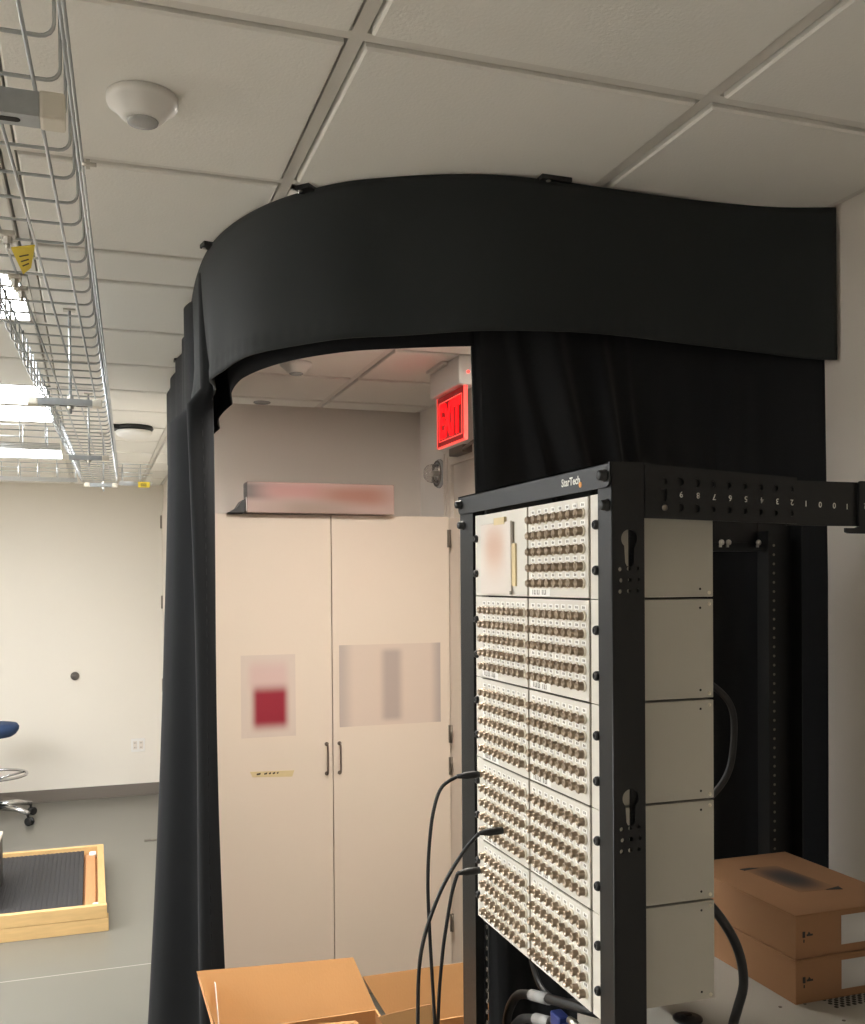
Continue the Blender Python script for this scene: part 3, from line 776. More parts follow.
# ------------------------------------------------------------------ equipment rack
RX = 0.658; RY0, RY1 = 1.178, 1.757; RT = 0.159
def build_rack():
    t = thing('equipment_rack', 'black open-frame equipment rack holding the connector chassis, before the black curtain', 'equipment rack', (0.9, 1.46, FL))
    XB = 1.41
    def side_plate(holes):  return flat_mesh([(RX, FL), (RX + 0.049, FL), (RX + 0.049, RT), (RX, RT)], holes, 0.0025)
    def keyhole(x, z):
        pts = []
        for k in range(14):
            a = math.radians(-60 + k * 300 / 13); pts.append((x + 0.0125 * math.cos(a + PI / 2 - PI / 2 + 0), z + 0.0125 * math.sin(a)))
        out = [(x + 0.0125 * math.cos(math.radians(a)), z + 0.0125 * math.sin(math.radians(a))) for a in range(-55, 236, 15)]
        out += [(x - 0.0065, z - 0.032), (x - 0.004, z - 0.037), (x + 0.004, z - 0.037), (x + 0.0065, z - 0.032)]
        return out
    def holes_at(zk):
        h = [keyhole(0.684, zk)]
        for zz in (zk - 0.041, zk - 0.056, zk - 0.071):
            for xx in (0.670, 0.683, 0.696): h.append(circle(xx + (0.0015 if zz == zk - 0.056 else 0), zz + (xx - .67) * .05, 0.0030, 12))
        return h
    holes = holes_at(0.056) + holes_at(-0.294)
    for y, who in ((RY0 + 0.00125, 0), (RY1 - 0.00125, 1)):
        b = MB(); add_mesh(b, side_plate(holes if who == 0 else []), frame((1, 0, 0), (0, 0, 1), (0, y, 0)))
        fy = (RY0 + 0.0026, RY0 + 0.0395) if who == 0 else (RY1 - 0.066, RY1 - 0.0026)
        b.box(RX, RX + 0.0025, fy[0], fy[1], FL, RT - 0.004)
        if who == 0: b.box(RX + 0.0026, RX + 0.0165, fy[1] - 0.003, fy[1], FL, 0.118); b.box(0.6875, RX + 0.049, RY0 + 0.006, RY0 + 0.009, FL, 0.118)
        p = obj('front_post', b, M['rack'], t)
        # mounting rail behind the panel ears with its row of holes
        r = MB(); ry = (RY0 + 0.0395, RY0 + 0.062) if who == 0 else (1.668, 1.6905)
        hs = []
        z = FL + 0.03
        while z < 0.10: hs.append([(c[0], c[1]) for c in circle((ry[0] + ry[1]) / 2 - 0.002, z, 0.0033, 8)]); z += 0.0195
        pm = flat_mesh([(ry[0], FL), (ry[1], FL), (ry[1], 0.118), (ry[0], 0.118)], hs, 0.002)
        add_mesh(r, pm, frame((0, 1, 0), (0, 0, 1), (RX + 0.0175, 0, 0)))
        rl = obj('mounting_rail', r, M['black'], p)
        if who == 1:
            hm = MB(); z = FL + 0.03
            while z < 0.10: hm.tube([(RX + 0.0163, (ry[0] + ry[1]) / 2 - 0.002 + 0.0036 * math.cos(q * PI / 5), z + 0.0036 * math.sin(q * PI / 5)) for q in range(10)], 0.0007, 5, closed=True); z += 0.0195
            obj('hole_rim', hm, M['hinge'], rl)
    for y, who in ((RY0 + 0.02, 0), (RY1 - 0.02, 1)):
        b = MB(); b.box(1.325, XB, y - 0.02, y - 0.0175, FL, RT - 0.004) if who == 0 else b.box(1.325, XB, y + 0.0175, y + 0.02, FL, RT - 0.004)
        b.box(XB - 0.0025, XB, y - 0.0174, y + 0.0174, FL, RT - 0.004); b.box(1.325, 1.3275, y - 0.0174, y + 0.0174, FL, 0.10)
        p = obj('rear_post', b, M['rack'], t)
        if who == 1:
            h = MB(); z = FL + 0.03
            while z < 0.08: h.lathe([(0.003, 0), (0.003, 0.0006)], (1.365, y + 0.0175, z), (0, -1, 0), 8); z += 0.0195
            obj('hole_row', h, M['gray_ink'], p)
    # header plate across the front with rounded lower corners
    pts = []
    y0, y1, z0, z1, r = RY0, RY1, 0.1255, RT, 0.012
    out = [(y0, z1), (y1, z1)] + [(y1 - r + r * math.cos(a), z0 + r - r * math.sin(a)) for a in [k * PI / 12 for k in range(7)]] + [(y0 + r - r * math.sin(a), z0 + r - r * math.cos(a)) for a in [k * PI / 12 for k in range(7)]]
    b = MB(); b.prism(out, 0, RX - 0.0035, RX - 0.0003); b.box(RX - 0.0035, RX + 0.06, y0 + 0.0027, y1 - 0.0027, z1 - 0.0025, z1)
    hd = obj('header_beam', b, M['rack'], t)
    lg = MB(); tm = text_mesh('StarTech', 0.0185, 0.0002, 0.0004)
    w = max(v.co.x for v in tm.vertices) - min(v.co.x for v in tm.vertices); tm.transform(Matrix.Diagonal((0.058 / w, 0.86, 1, 1)))
    add_mesh(lg, tm, frame((0, -1, 0), (0, 0, 1), (RX - 0.0038, 1.2915, 0.1425)))
    obj('logo', lg, M['logo'], hd, label='white lettering StarTech')
    ld = MB(); ld.prism([(1.2615 + 0.0042 * math.cos(a), 0.1355 + 0.0042 * math.sin(a)) for a in [k * PI / 6 for k in range(12)]], 0, RX - 0.0041, RX - 0.0035)
    obj('logo_mark', ld, M['orange'], hd, label='small orange mark beside the lettering')
    for (y, z) in ((1.191, 0.1415), (1.191, 0.1015), (1.743, 0.1435), (1.740, 0.105)):
        b = MB(); b.lathe([(0.0085, 0), (0.0085, 0.002), (0.0070, 0.0025), (0.0070, 0.009), (0.0058, 0.0105), (0, 0.0105)], (RX - (0.0036 if z > 0.12 else 0.0001), y, z), (-1, 0, 0), 18)
        obj('bolt', b, M['black'], t)
    # depth-adjustable side arms: slotted, numbered plate and outer sleeve
    for y, sgn, nums in ((RY0, -1, True), (RY1, 1, False)):
        holes = []
        xs = [0.763 + 0.0262 * k for k in range(8)]
        for k, x in enumerate(xs):
            r = 0.0062 if k < 2 else 0.0042
            holes.append(circle(x, 0.134 - 0.002 * k * .4, r)); holes.append(circle(x, 0.099 - 0.002 * k * .4, r))
        holes.append(circle(0.738, 0.1345, 0.0045)); holes.append([(0.7335, 0.1075), (0.7425, 0.1075), (0.7425, 0.124), (0.7335, 0.124)])
        pm = flat_mesh([(RX + 0.0502, 0.084), (0.72, 0.084), (0.957, 0.079), (0.957, 0.1455), (0.74, 0.156), (RX + 0.0502, RT - 0.001)], holes, 0.002)
        b = MB(); add_mesh(b, pm, frame((1, 0, 0), (0, 0, 1), (0, y - sgn * 0.001, 0)))
        b.box(RX + 0.0502, 0.95, min(y - sgn * 0.004, y - sgn * 0.012), max(y - sgn * 0.004, y - sgn * 0.012), 0.090, 0.139)
        a = obj('side_arm', b, M['rack'], t)
        inner = MB(); inner.box(0.94, 1.30, min(y - sgn * 0.0021, y - sgn * 0.004), max(y - sgn * 0.0021, y - sgn * 0.004), 0.077, 0.1415)
        obj('sliding_arm', inner, M['rack'], t)
        sl = MB(); yy = (y - 0.0035, y + 0.0008) if sgn < 0 else (y - 0.0008, y + 0.0035)
        sl.prism([(1.040, 0.068), (1.046, 0.066), (1.41, 0.066), (1.41, 0.143), (1.067, 0.143), (1.064, 0.139), (1.064, 0.077), (1.058, 0.074), (1.040, 0.074)], 1, yy[0], yy[1])
        obj('arm_sleeve', sl, M['rack'], t)
        if nums:
            cap = MB(); cap.lathe([(0.0042, 0), (0.0042, 0.0015), (0, 0.002)], (0.7385, RY0 + 0.0, 0.0985), (0, -1, 0), 14)
            obj('rivet', cap, M['hinge'], a)
            for s, (x, z) in zip('98765432100', [(0.763, .1175), (.790, .1165), (.816, .115), (.842, .114), (.868, .1132), (.895, .112), (.921, .111), (.946, .110), (.972, .109), (.997, .108), (1.022, .107)]):
                nm = MB(); add_mesh(nm, text_mesh(s, 0.0115, 0.0001, 0.0001), frame((-1, 0, 0), (0, 0, -1), (x + 0.002, RY0 - 0.0002 + (0.0022 if x > .957 else 0), z)))
                obj('number', nm, M['logo'], a, label='white number printed upside down')
            nm = MB()
            add_mesh(nm, text_mesh('1', 0.0115, 0.0001, 0.0001), frame((-1, 0, 0), (0, 0, -1), (1.047, RY0 + 0.002, 0.106)))
            obj('number', nm, M['logo'], a, label='white number printed upside down'); nm = MB()
            add_mesh(nm, text_mesh('2', 0.0125, 0.0001, 0.0001), frame((-1, 0, 0), (0, 0, -1), (1.0755, RY0 - 0.0037, 0.1065)))
            obj('number', nm, M['logo'], a, label='white number printed upside down')
            for k, x in enumerate(xs):
                wn = MB(); wn.box(x + 0.0042, x + 0.0068, RY0 - 0.0003, RY0 + 0.0001, 0.111 - 0.001 * k, 0.1235 - 0.001 * k)
                obj('number_slot', wn, M['vent'], a)
    # cross bar with bright screw heads at the far side
    b = MB(); b.box(1.19, 1.325, RY1 - 0.03, RY1 - 0.012, 0.058, 0.066)
    cb = obj('cross_bar', b, M['rack'], t)
    for x in (1.215, 1.232, 1.305):
        q = MB(); q.lathe([(0.006, 0), (0.006, 0.003), (0, 0.005)], (x, RY1 - 0.03, 0.076), (0, -1, 0), 10); q.box(x - 0.002, x + 0.002, RY1 - 0.03, RY1 - 0.025, 0.066, 0.072)
        obj('screw', q, M['screw'], cb)
    return t
build_rack()

# ------------------------------------------------------------------ connector chassis
PY0, PY1, PZ, PU = 1.217, 1.683, 0.119, 0.1458
MODS = ((1.4535, 1.6535), (1.246, 1.4475))            # far and near module, in Y
def connector_mesh():
    mb = MB()
    mb.lathe([(0.0078, 0.0), (0.0078, 0.0018), (0.0066, 0.003)], (0, 0, 0), (-1, 0, 0), 14, mi=1)
    mb.lathe([(0.0064, 0.002), (0.0064, 0.0050), (0.0058, 0.0055), (0.0058, 0.0118), (0.0053, 0.0125), (0.0042, 0.0125), (0.0042, 0.006), (0, 0.006)], (0, 0, 0), (-1, 0, 0), 14)
    for s in (-1, 1): mb.lathe([(0.0013, 0.0045), (0.0013, 0.0066)], (-0.0095, 0, 0), (0, 0, s), 6)
    mb.lathe([(0.0012, 0.006), (0.0012, 0.010), (0, 0.011)], (0, 0, 0), (-1, 0, 0), 6)
    bmesh.ops.recalc_face_normals(mb.bm, faces=mb.bm.faces[:])
    me = bpy.data.meshes.new('coaxial_connector'); mb.bm.to_mesh(me); mb.bm.free()
    me.materials.append(M['nickel']); me.materials.append(M['insulator'])
    return me
CONN = connector_mesh()
LABELS = ['white connector chassis with a paper pouch, topmost in the rack', 'white connector chassis without any cable, directly below the one with the paper pouch',
          'white connector chassis at the middle of the rack, third of five', 'white connector chassis with two cables plugged in, fourth from the top',
          'lowest white connector chassis in the rack, one cable plugged in']
ROWZ = (-0.0235, -0.0485, -0.0735, -0.0985, -0.1225)
def build_chassis(k):
    zt = PZ - k * PU; zb = zt - PU + 0.0012
    t = thing('connector_chassis', LABELS[k], 'connector chassis', (0.76, 1.45, zb), 'connector chassis in the equipment rack')
    obj('enclosure', MB().box(RX + 0.0195, 0.850, 1.228, 1.660, zb + 0.001, zt - 0.001, 0.0012), M['chassis'], t)
    obj('seam_backing', MB().box(RX + 0.003, RX + 0.0162, 1.243, 1.6555, zb + 0.0005, zt - 0.0005).box(RX + 0.0162, RX + 0.0195, 1.25, 1.65, zb + 0.003, zt - 0.003), M['seam'], t, label='grey joints between the panels')
    for y0, y1, who in ((1.6557, PY1, 1), (PY0, 1.2428, 0)):
        e = obj('ear', MB().box(RX + 0.002, RX + 0.0162, y0, y1, zb, zt, 0.0006), M['panel'], t)
    sc = MB()
    for zz in (zt - 0.042, zt - 0.105):
        for y in (1.2235, 1.6765):
            s = MB(); s.lathe([(0.0068, 0), (0.0068, 0.0035), (0.0052, 0.006), (0.003, 0.0065), (0.003, 0.0045), (0, 0.0045)], (RX + 0.002, y, zz), (-1, 0, 0), 16)
            obj('thumb_screw', s, M['black'], t)
    for zz in (zt - 0.008, zb + 0.007):
        ss = MB(); ss.lathe([(0.0028, 0), (0.0028, 0.0008), (0, 0.0012)], (0.843, 1.228, zz), (0, -1, 0), 10); obj('side_screw', ss, M['insulator'], t)
    for zz in (zt - 0.0135, zb + 0.0125):
        dd = MB(); dd.lathe([(0.0018, 0), (0.0018, 0.0003)], (0.828, 1.228, zz), (0, -1, 0), 10); obj('side_hole', dd, M['vent'], t)
    for mi_, (y0, y1) in enumerate(MODS):
        blank = (k == 0 and mi_ == 0)
        p = obj('module_panel', MB().box(RX, RX + 0.0029, y0, y1, zb + 0.001, zt - 0.001, 0.0008), M['panel'], t)
        if k == 0 and mi_ == 0:
            continue
        n = 8 if k == 0 else 9
        step = (y1 - y0 - 0.010) / n
        mk = MB(); lb = MB()
        for j in range(5):
            for i in range(n):
                y = y1 - 0.006 - step * (i + 0.5); z = zt + ROWZ[j]
                if y - 0.008 < y0: y = y0 + 0.008
                c = bpy.data.objects.new('coaxial_connector', CONN); COL.objects.link(c); c.parent = p
                c.location = Vector((RX, y, z + Z0)) - t.location
                # small illegible position marks on their white stickers
                zz = z + 0.0122
                lb.box(RX - 0.0003, RX + 0.0002, y - 0.007, y + 0.007, zz - 0.0035, zz + 0.0035)
                mk.box(RX - 0.0005, RX - 0.0002, y + 0.0008, y + 0.0032, zz - 0.0018, zz + 0.0018); mk.box(RX - 0.0005, RX - 0.0002, y - 0.0032, y - 0.0010, zz - 0.0018, zz + 0.0014)
        lb.box(RX - 0.0003, RX + 0.0002, y1 - 0.078, y1 - 0.006, zb + 0.0025, zb + 0.0140)
        for i in range(9):
            y = y1 - 0.016 - i * 0.0058
            if i in (5,): continue
            mk.box(RX - 0.0005, RX - 0.0002, y - 0.0016, y + 0.0004, zb + 0.0045, zb + 0.0120)
            if i % 2: mk.box(RX - 0.0005, RX - 0.0002, y - 0.0036, y + 0.0004, zb + 0.0045, zb + 0.0062)
        obj('label_strip', lb, M['sticker'], p); obj('lettering', mk, M['gray_ink'], p)
    return t
for k in range(5): build_chassis(k)

def paper_pouch():
    t = thing('paper_pouch', 'small paper pouch with blurred peach print, taped on the topmost chassis', 'pouch', (RX, 1.58, -0.024))
    pm = printed('pouch_print', (226, 216, 206), [(0.25, 0.8, 0.30, 0.95, (0.25, 0.3), (218, 192, 174)), (0.3, 0.75, 0.50, 0.85, (0.2, 0.2), (208, 174, 152))], ax=(1, 2))
    obj('sleeve', MB().box(RX - 0.004, RX - 0.0001, 1.510, 1.643, -0.022, 0.100, 0.0012), pm, t)
    tp = MB(); tp.box(RX - 0.0048, RX - 0.0001, 1.535, 1.580, 0.096, 0.108); tp.box(RX - 0.0026, RX - 0.0001, 1.494, 1.509, -0.008, 0.062)
    obj('tape', tp, M['tape'], t, label='yellowed tape')
    cl = MB(); cl.box(RX - 0.003, RX - 0.0001, 1.503, 1.506, 0.063, 0.098); cl.box(RX - 0.005, RX - 0.004, 1.507, 1.513, -0.022, -0.016)
    obj('clip', cl, M['gray_ink'], t)
paper_pouch()

# plugged cables
def cable(name, pts, r, label, plug=None, group=None):
    t = thing(name, label, 'cable', pts[0], group)
    obj('cord', MB().tube(spline(pts, 10), r, 10), M['rubber'], t)
    if plug:
        a, b = Vector(plug[0]), Vector(plug[1]); d = (b - a)
        p = MB(); ln = d.length
        p.lathe([(0.0062, 0), (0.0066, 0.010), (0.0066, ln * .62), (0.0050, ln * .75), (0.0036, ln)], a, d.normalized(), 16)
        o = obj('plug', p, M['rubber'], t)
    return t
cz = lambda k, j: PZ - k * PU + ROWZ[j]
yl = lambda i: MODS[0][1] - 0.006 - (MODS[0][1] - MODS[0][0] - 0.010) / 9 * (i + 0.5)
def plugged(k, j, i, pts, label):
    y, z = yl(i), cz(k, j)
    a = (RX - 0.0131, y, z); b = (RX - 0.054, y, z - 0.001)
    cable('signal_cable', [b] + pts, 0.0032, label, (a, b), 'black cables plugged into the connectors')
plugged(3, 0, 0, [(0.578, 1.645, cz(3, 0) - 0.02), (0.563, 1.645, -0.40), (0.555, 1.645, -0.453), (0.551, 1.645, -0.523), (0.553, 1.645, -0.602), (0.557, 1.645, -0.682), (0.562, 1.645, -0.778), (0.570, 1.64, -1.0)], 'thin black cable plugged in highest, at the corner of the fourth chassis')
plugged(3, 3, 5, [(0.578, 1.535, -0.446), (0.546, 1.535, -0.491), (0.524, 1.535, -0.535), (0.507, 1.535, -0.582), (0.498, 1.535, -0.633), (0.495, 1.535, -0.722), (0.49, 1.53, -1.0)], 'thin black cable plugged in mid-panel on the fourth chassis, arching out furthest')
plugged(4, 1, 0, [(0.596, 1.645, -0.549), (0.586, 1.645, -0.601), (0.576, 1.645, -0.667), (0.568, 1.645, -0.779), (0.566, 1.645, -1.0)], 'thin black cable plugged in lowest, at the edge of the bottom chassis')

# ------------------------------------------------------------------ instrument, cartons on it, loose cables
def instrument():
    zt = -0.695
    t = thing('bench_instrument', 'wide off-white instrument case in the rack under the stacked brown boxes', 'instrument', (1.2, 1.45, zt - 0.3))
    obj('case', MB().box(0.868, 1.30, 1.23, 1.70, zt - 0.30, zt, 0.003), M['case_white'], t)
    v = MB()
    for i in range(13):
        for j in range(5):
            x = 1.135 + i * 0.012 + (j % 2) * 0.006; y = 1.306 + j * 0.0072
            if x < 1.295: v.lathe([(0.0036, 0), (0.0036, 0.0005)], (x, y, zt), (0, 0, 1), 8)
    obj('vent', v, M['vent'], t)
    for (x, y) in ((1.05, 1.337), (1.095, 1.333), (1.111, 1.262), (0.99, 1.25)):
        s = MB(); s.lathe([(0.003, 0), (0.003, 0.0008), (0, 0.001)], (x, y, zt), (0, 0, 1), 10); obj('screw', s, M['base'], t)
    h = MB(); h.lathe([(0.0235, 0), (0.0235, 0.002), (0.019, 0.004), (0.012, 0.0035), (0.010, 0.006), (0, 0.006)], (0.884, 1.350, zt), (0, 0, 1), 28)
    h.box(0.878, 0.890, 1.347, 1.353, zt + 0.006, zt + 0.008)
    obj('knob', h, M['black'], t)
    rails = MB()
    for y in (1.2195, 1.7035): rails.box(0.83, 1.325, y, y + 0.008, zt - 0.31, zt - 0.27)
    rails.box(0.868, 1.30, 1.2275, 1.7035, zt - 0.31, zt - 0.3005)
    obj('support_rail', rails, M['rack'], t)
    e = MB(); e.box(0.800, 0.8675, 1.232, 1.30, zt - 0.09, zt - 0.010, 0.004); obj('mounting_block', e, M['black'], t)
    e = MB(); e.lathe([(0.006, 0), (0.006, 0.003), (0, 0.004)], (0.825, 1.232, zt - 0.022), (0, -1, 0), 12); obj('screw', e, M['screw'], t)
instrument()

def flat_box(z0, z1, dx, dy, label, top_print):
    x0, x1, y0, y1 = 1.081 + dx, 1.318 + dx, 1.338 + dy, 1.662 + dy
    t = thing('shipping_box', label, 'box', ((x0 + x1) / 2, (y0 + y1) / 2, z0), 'brown boxes on the instrument')
    obj('carton', MB().box(x0, x1, y0, y1, z0, z1 - 0.003, 0.0015), M['kraft'], t)
    lid = MB(); lid.box(x0 - 0.0004, x1 + 0.0004, y0 - 0.0004, y1 + 0.0004, z1 - 0.003, z1, 0.0012); lid.box(x0 - 0.0004, x0 + 0.006, y0 - 0.0012, y0 - 0.0002, z0 + 0.002, z1 - 0.003)
    obj('lid', lid, M['kraft'], t)
    m = MB(); zc = (z0 + z1) / 2 + 0.002
    m.box(x0 + 0.014, x0 + 0.019, y0 - 0.0006, y0 + 0.0001, zc - 0.004, zc + 0.006); m.box(x0 + 0.0155, x0 + 0.0175, y0 - 0.0006, y0 + 0.0001, zc - 0.012, zc - 0.007)
    m.box(x0 + 0.022, x0 + 0.034, y0 - 0.0006, y0 + 0.0001, zc - 0.002, zc + 0.001); m.prism([(x0 + 0.024, zc + 0.001), (x0 + 0.030, zc + 0.001), (x0 + 0.0265, zc + 0.005)], 1, y0 - 0.0006, y0 + 0.0001)
    obj('printed_symbol', m, M['printblack'], t)
    lp = printed('box_label_print', (186, 184, 182), [(0.2, 0.9, 0.1, 0.8, 0.3, (204, 202, 200))], ax=(0, 2))
    obj('label', MB().box(x0 + 0.092, x1 - 0.03, y0 - 0.0006, y0 + 0.0001, z0 + 0.014, z1 - 0.010), lp, t, label='blurred white paper label')
    if top_print:
        tp = printed('box_top_print', (148, 108, 74), [(0.10, 0.9, 0.15, 0.90, (0.3, 0.3), (64, 52, 46)), (0.3, 0.7, 0.2, 0.7, (0.25, .25), (44, 40, 38))], ax=(0, 1))
        tp.node_tree.nodes['Principled BSDF'].inputs['Roughness'].default_value = 0.8
        obj('top_print', MB().prism([(1.160, 1.590), (1.236, 1.584), (1.252, 1.430), (1.170, 1.436)], 2, z1 - 0.0001, z1 + 0.0004), tp, t, label='blurred dark print on the lid')
        k = MB(); k.prism([(1.156, 1.588), (1.178, 1.590), (1.196, 1.583), (1.16, 1.578)], 2, z1, z1 + 0.0007); k.prism([(1.222, 1.432), (1.256, 1.440), (1.252, 1.424)], 2, z1, z1 + 0.0007)
        obj('printed_mark', k, M['printblack'], t)
flat_box(-0.695, -0.623, -0.003, -0.004, 'flat brown shipping box, lower of the two stacked on the instrument', False)
flat_box(-0.6225, -0.550, 0.0, 0.0, 'flat brown shipping box with dark print, upper of the two on the instrument', True)

cable('power_cable', [(0.862, 1.34, -0.47), (0.89, 1.31, -0.495), (0.915, 1.295, -0.53), (0.938, 1.292, -0.575), (0.948, 1.294, -0.625), (0.940, 1.298, -0.665), (0.926, 1.29, -0.684), (0.908, 1.265, -0.687), (0.89, 1.238, -0.687)], 0.0075, 'thick black cable hanging from the back of the lowest chassis beside the brown boxes')
cable('power_cable', [(0.87, 1.45, -0.13), (0.98, 1.48, -0.165), (1.040, 1.5, -0.19), (1.073, 1.5, -0.223), (1.081, 1.5, -0.268), (1.070, 1.5, -0.339), (1.03, 1.5, -0.385), (0.95, 1.49, -0.42), (0.87, 1.46, -0.43)], 0.006, 'black cable looping out behind the middle chassis, before the dark curtain')
cable('power_cable', [(0.80, 1.735, -0.61), (0.785, 1.725, -0.665), (0.78, 1.715, -0.71), (0.78, 1.675, -0.752), (0.78, 1.605, -0.752), (0.78, 1.52, -0.720), (0.785, 1.43, -0.685), (0.79, 1.36, -0.655)], 0.0055, 'black cable sagging in an arc directly under the bottom chassis')
def bundle():
    specs = [([(0.80, 1.72, -1.05), (0.77, 1.745, -0.95), (0.74, 1.74, -0.85), (0.74, 1.695, -0.775), (0.74, 1.60, -0.737), (0.74, 1.50, -0.708), (0.75, 1.40, -0.685), (0.785, 1.33, -0.675)], 'topmost black cable of the bundle under the chassis, with a white tag'),
             ([(0.79, 1.70, -1.08), (0.755, 1.725, -0.97), (0.725, 1.71, -0.88), (0.725, 1.65, -0.800), (0.725, 1.55, -0.757), (0.725, 1.45, -0.727), (0.74, 1.36, -0.707), (0.77, 1.30, -0.70)], 'middle black cable of the bundle under the chassis, with a white tag'),
             ([(0.80, 1.68, -1.10), (0.785, 1.69, -1.0), (0.768, 1.69, -0.91), (0.768, 1.61, -0.82), (0.768, 1.52, -0.785), (0.768, 1.42, -0.757), (0.76, 1.34, -0.735), (0.785, 1.29, -0.73)], 'lowest black cable of the bundle under the chassis')]
    for k, (pts, lab) in enumerate(specs):
        t = cable('bundled_cable', pts, 0.0085, lab, group='cables bundled under the chassis')
        if k < 2:
            a, b = Vector(pts[4]), Vector(pts[5])
            d = (b - a); p0 = a - d * 0.25; p1 = a + d * 0.45
            q = MB(); q.lathe([(0.0102, 0), (0.0102, (p1 - p0).length)], p0, (p1 - p0).normalized(), 14)
            obj('tag', q, M['lens'], t, label='light grey wrap-around tag')
bundle()
bp = thing('blue_connector', 'blue plug with a metal thumb screw hanging under the bottom chassis', 'connector', (0.692, 1.405, -0.722))
b_ = MB(); b_.box(0.682, 0.702, 1.395, 1.43, -0.738, -0.683, 0.004); b_.box(0.684, 0.700, 1.36, 1.395, -0.720, -0.690, 0.003)
obj('shell', b_, M['blueplug'], bp)
b_ = MB(); b_.lathe([(0.006, 0), (0.006, 0.02), (0.0045, 0.022), (0.0045, 0.035)], (0.692, 1.38, -0.680), (0, -1, 0.1), 14); obj('thumb_screw', b_, M['screw'], bp)
obj('cord', MB().tube(spline([(0.692, 1.4295, -0.708), (0.692, 1.455, -0.72), (0.695, 1.485, -0.86), (0.70, 1.505, -1.0)], 8), 0.005, 8), M['rubber'], bp)

# ------------------------------------------------------------------ open cartons on the floor
def open_carton(x0, x1, y0, y1, zt, label, flaps, yaw=0.0):
    t = thing('open_carton', label, 'box', ((x0 + x1) / 2, (y0 + y1) / 2, FL), 'open cardboard cartons on the floor')
    w = 0.005
    b = MB(); b.box(x0, x1, y0, y1, FL, FL + w)
    b.box(x0, x0 + w, y0, y1, FL + w, zt); b.box(x1 - w, x1, y0, y1, FL + w, zt); b.box(x0 + w, x1 - w, y0, y0 + w, FL + w, zt); b.box(x0 + w, x1 - w, y1 - w, y1, FL + w, zt)
    obj('body', b, M['carton'], t)
    for (pts, m) in flaps:
        mb = MB(); a, bb, c = [Vector(p) for p in pts[:3]]; n = (bb - a).cross(c - a).normalized() * 0.002
        lo = [mb.bm.verts.new(Vector(p) - n) for p in pts]; hi = [mb.bm.verts.new(Vector(p) + n) for p in pts]
        f1 = mb.bm.faces.new(lo[::-1]); f2 = mb.bm.faces.new(hi)
        for i in range(len(pts)):
            f = mb.bm.faces.new((lo[i], lo[(i + 1) % len(pts)], hi[(i + 1) % len(pts)], hi[i])); f.material_index = 1
        obj('flap', mb, [m, M['carton_edge']], t)
    return t
zt = -1.13
c1 = open_carton(0.285, 0.700, 2.13, 2.525, zt, 'open cardboard carton standing beside the gathered black curtain',
    [([(0.287, 2.527, zt), (0.698, 2.527, zt), (0.652, 2.584, -1.007), (0.241, 2.586, -0.990)], M['carton']),
     ([(0.283, 2.520, zt), (0.283, 2.135, zt), (0.250, 2.17, -1.01), (0.244, 2.570, -0.996)], M['carton']),
     ([(0.698, 2.128, zt), (0.287, 2.128, zt), (0.335, 2.262, -1.018), (0.565, 2.222, -1.014)], M['carton'])])
tpm = MB(); tpm.prism([(2.565, -1.015), (2.545, -1.015), (2.45, -1.12), (2.475, -1.12)], 0, 0.2835, 0.2850)
obj('seam_tape', tpm, M['paper'], c1, label='strip of white tape inside the flap')
zt2 = -1.12
c2 = open_carton(0.706, 0.97, 2.06, 2.39, zt2, 'second open cardboard carton, between the first carton and the rack',
    [([(0.706, 2.392, zt2), (0.968, 2.392, zt2), (0.960, 2.427, -0.998), (0.636, 2.427, -0.998)], M['carton']),
     ([(0.700, 2.056, zt2), (0.780, 2.056, zt2), (0.703, 2.090, -0.942), (0.590, 2.120, -0.966)], M['carton'])])

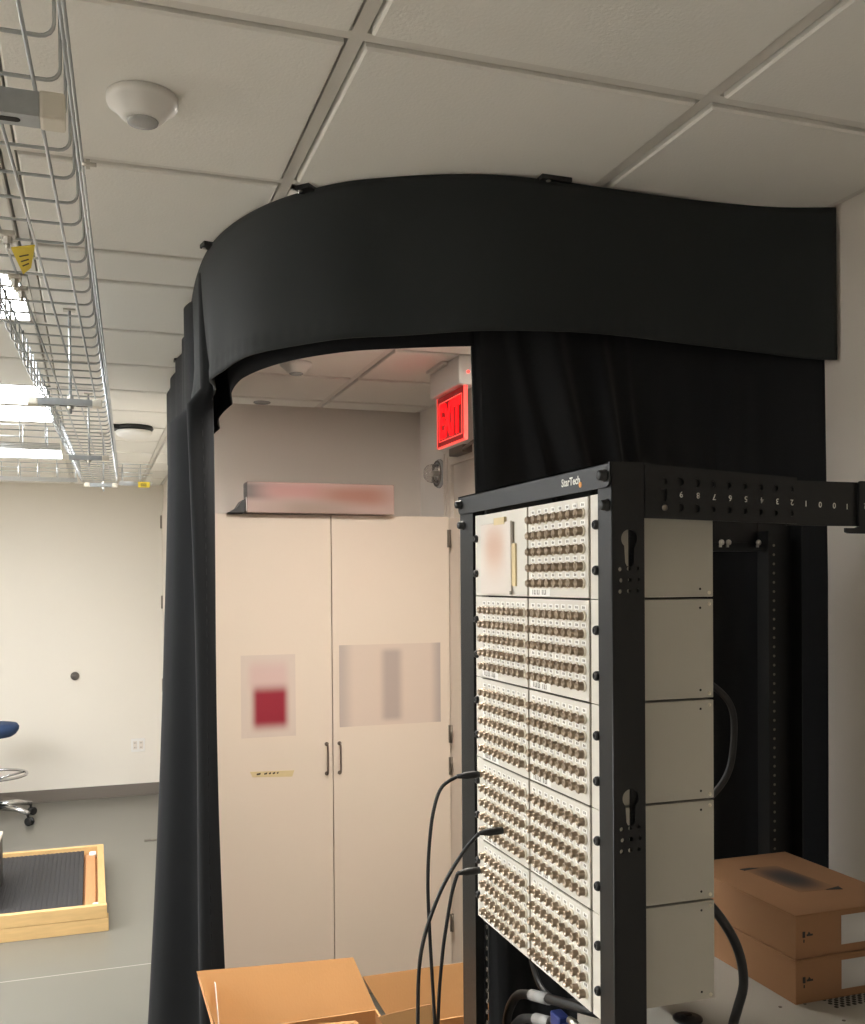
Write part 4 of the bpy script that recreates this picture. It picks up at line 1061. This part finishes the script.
# ------------------------------------------------------------------ far floor: wooden crate with foam, case, stool
def crate():
    x0, x1, y0, y1 = -1.05, 0.052, 5.56, 6.88; z0, z1 = FL, FL + 0.14
    t = thing('wooden_crate_base', 'shallow pine crate base lined with black foam, on the floor by the far wall', 'crate', ((x0 + x1) / 2, (y0 + y1) / 2, z0))
    def board(a, m, nm='board'): return obj(nm, MB().box(*a, 0.003), m, t)
    board((x0, x1 + 0.004, y0, y0 + 0.04, z0 + 0.072, z1), M['pine'], 'side_board'); board((x0 + .0, x1 + 0.012, y0 + 0.0, y0 + 0.09, z0, z0 + 0.07), M['pine'], 'skid')
    board((x0, x1, y1 - 0.04, y1, z0 + 0.072, z1), M['pine'], 'side_board'); board((x0, x1, y1 - 0.09, y1, z0, z0 + 0.07), M['pine'], 'skid')
    board((x1 - 0.04, x1, y0 + 0.041, y1 - 0.041, z0 + 0.072, z1), M['pine_side'], 'side_board'); board((x0, x0 + 0.04, y0 + 0.041, y1 - 0.041, z0 + 0.072, z1), M['pine_side'], 'side_board')
    board((x0 + 0.041, x1 - 0.041, y0 + 0.041, y1 - 0.041, z0 + 0.072, z0 + 0.09), M['cedar'], 'deck')
    f = MB(); xf = x1 - 0.12; rows = []
    fx0, fx1, fy0, fy1 = x0 + 0.05, xf, y0 + 0.055, y1 - 0.075; zf = z0 + 0.128
    n = 96; top = []
    f.box(fx0, fx1, fy0, fy1, z0 + 0.0905, zf - 0.006)
    k = 0; x = fx0
    while x < fx1 - 0.012:
        f.prism([(x + 0.0, zf - 0.0061), (x + 0.022, zf - 0.0061), (x + 0.0175, zf - 0.003), (x + 0.0045, zf - 0.003)], 1, fy0, fy1); x += 0.026
    obj('foam_pad', f, M['foam'], t)
    b = MB(); b.box(xf + 0.012, x1 - 0.052, y0 + 0.10, y1 - 0.14, z0 + 0.091, z0 + 0.112, 0.002); obj('cleat', b, M['cedar'], t)
    for (a, c) in ((x1 - 0.09, y1 - 0.16), (x1 - 0.07, y0 + 0.06)):
        b = MB(); b.box(a, a + 0.045, c, c + 0.08, z0 + 0.091, z0 + 0.120, 0.012, 3); obj('packing_pad', b, M['paper'], t, label='crumpled white packing')
crate()
def case():
    t = thing('equipment_case', 'dark grey case with a pale top edge, standing in the wooden crate', 'case', (-0.72, 6.15, FL + 0.128))
    z0 = FL + 0.1285
    obj('shell', MB().box(-0.93, -0.512, 5.70, 6.30, z0, z0 + 0.262, 0.006), M['dark_case'], t)
    obj('top_edge', MB().box(-0.932, -0.509, 5.697, 6.303, z0 + 0.2625, z0 + 0.282, 0.004), M['trimwhite'], t, label='pale top edge')
case()
def stool():
    cx_, cy_ = -0.745, 8.40
    t = thing('lab_stool', 'blue lab stool on five casters by the far wall', 'stool', (cx_, cy_, FL))
    obj('seat', MB().lathe([(0, 0.0), (0.14, 0.0), (0.17, 0.02), (0.19, 0.05), (0.193, 0.075), (0.178, 0.098), (0.13, 0.106), (0, 0.104)], (cx_, cy_, -1.18), (0, 0, 1), 40), M['blue'], t)
    obj('column', MB().lathe([(0.045, FL + 0.12), (0.045, FL + 0.30), (0.027, FL + 0.31), (0.027, -1.22), (0.05, -1.21), (0.05, -1.181)], (cx_, cy_, 0), (0, 0, 1), 20), M['black'], t)
    fr = MB(); zf = -1.48
    fr.tube([(cx_ + 0.245 * math.cos(a * PI / 20), cy_ + 0.245 * math.sin(a * PI / 20), zf) for a in range(40)], 0.011, 8, closed=True)
    for a in (0.4, 2.5, 4.6): fr.tube([(cx_ + 0.03 * math.cos(a), cy_ + 0.03 * math.sin(a), zf - 0.03), (cx_ + 0.238 * math.cos(a), cy_ + 0.238 * math.sin(a), zf)], 0.009, 8)
    obj('foot_ring', fr, M['chrome'], t)
    obj('hub', MB().lathe([(0.055, FL + 0.10), (0.06, FL + 0.12), (0.05, FL + 0.16)], (cx_, cy_, 0), (0, 0, 1), 20), M['black'], t)
    for k, a in enumerate([math.radians(a0) for a0 in (36, -36, 108, 180, 252)]):
        ca, sa = math.cos(a), math.sin(a); R = 0.325
        l = MB(); l.tube([(cx_ + 0.05 * ca, cy_ + 0.05 * sa, FL + 0.13), (cx_ + 0.2 * ca, cy_ + 0.2 * sa, FL + 0.125), (cx_ + R * ca, cy_ + R * sa, FL + 0.095)], [0.028, 0.023, 0.017], 10)
        lo = obj('base_arm', l, M['chrome'], t)
        c = MB(); px, py = cx_ + (R - 0.005) * ca, cy_ + (R - 0.005) * sa
        for s in (-1, 1): c.lathe([(0.012, 0), (0.030, 0.001), (0.032, 0.006), (0.032, 0.014), (0.026, 0.018)], (px - s * sa * 0.006 + 0.01, py + s * ca * 0.006, FL + 0.032), (-s * sa, s * ca, 0), 18)
        c.lathe([(0.008, 0.055), (0.008, 0.092), (0.013, 0.078)], (px, py, FL), (0, 0, 1), 10)
        obj('caster', c, M['black'], lo)
stool()
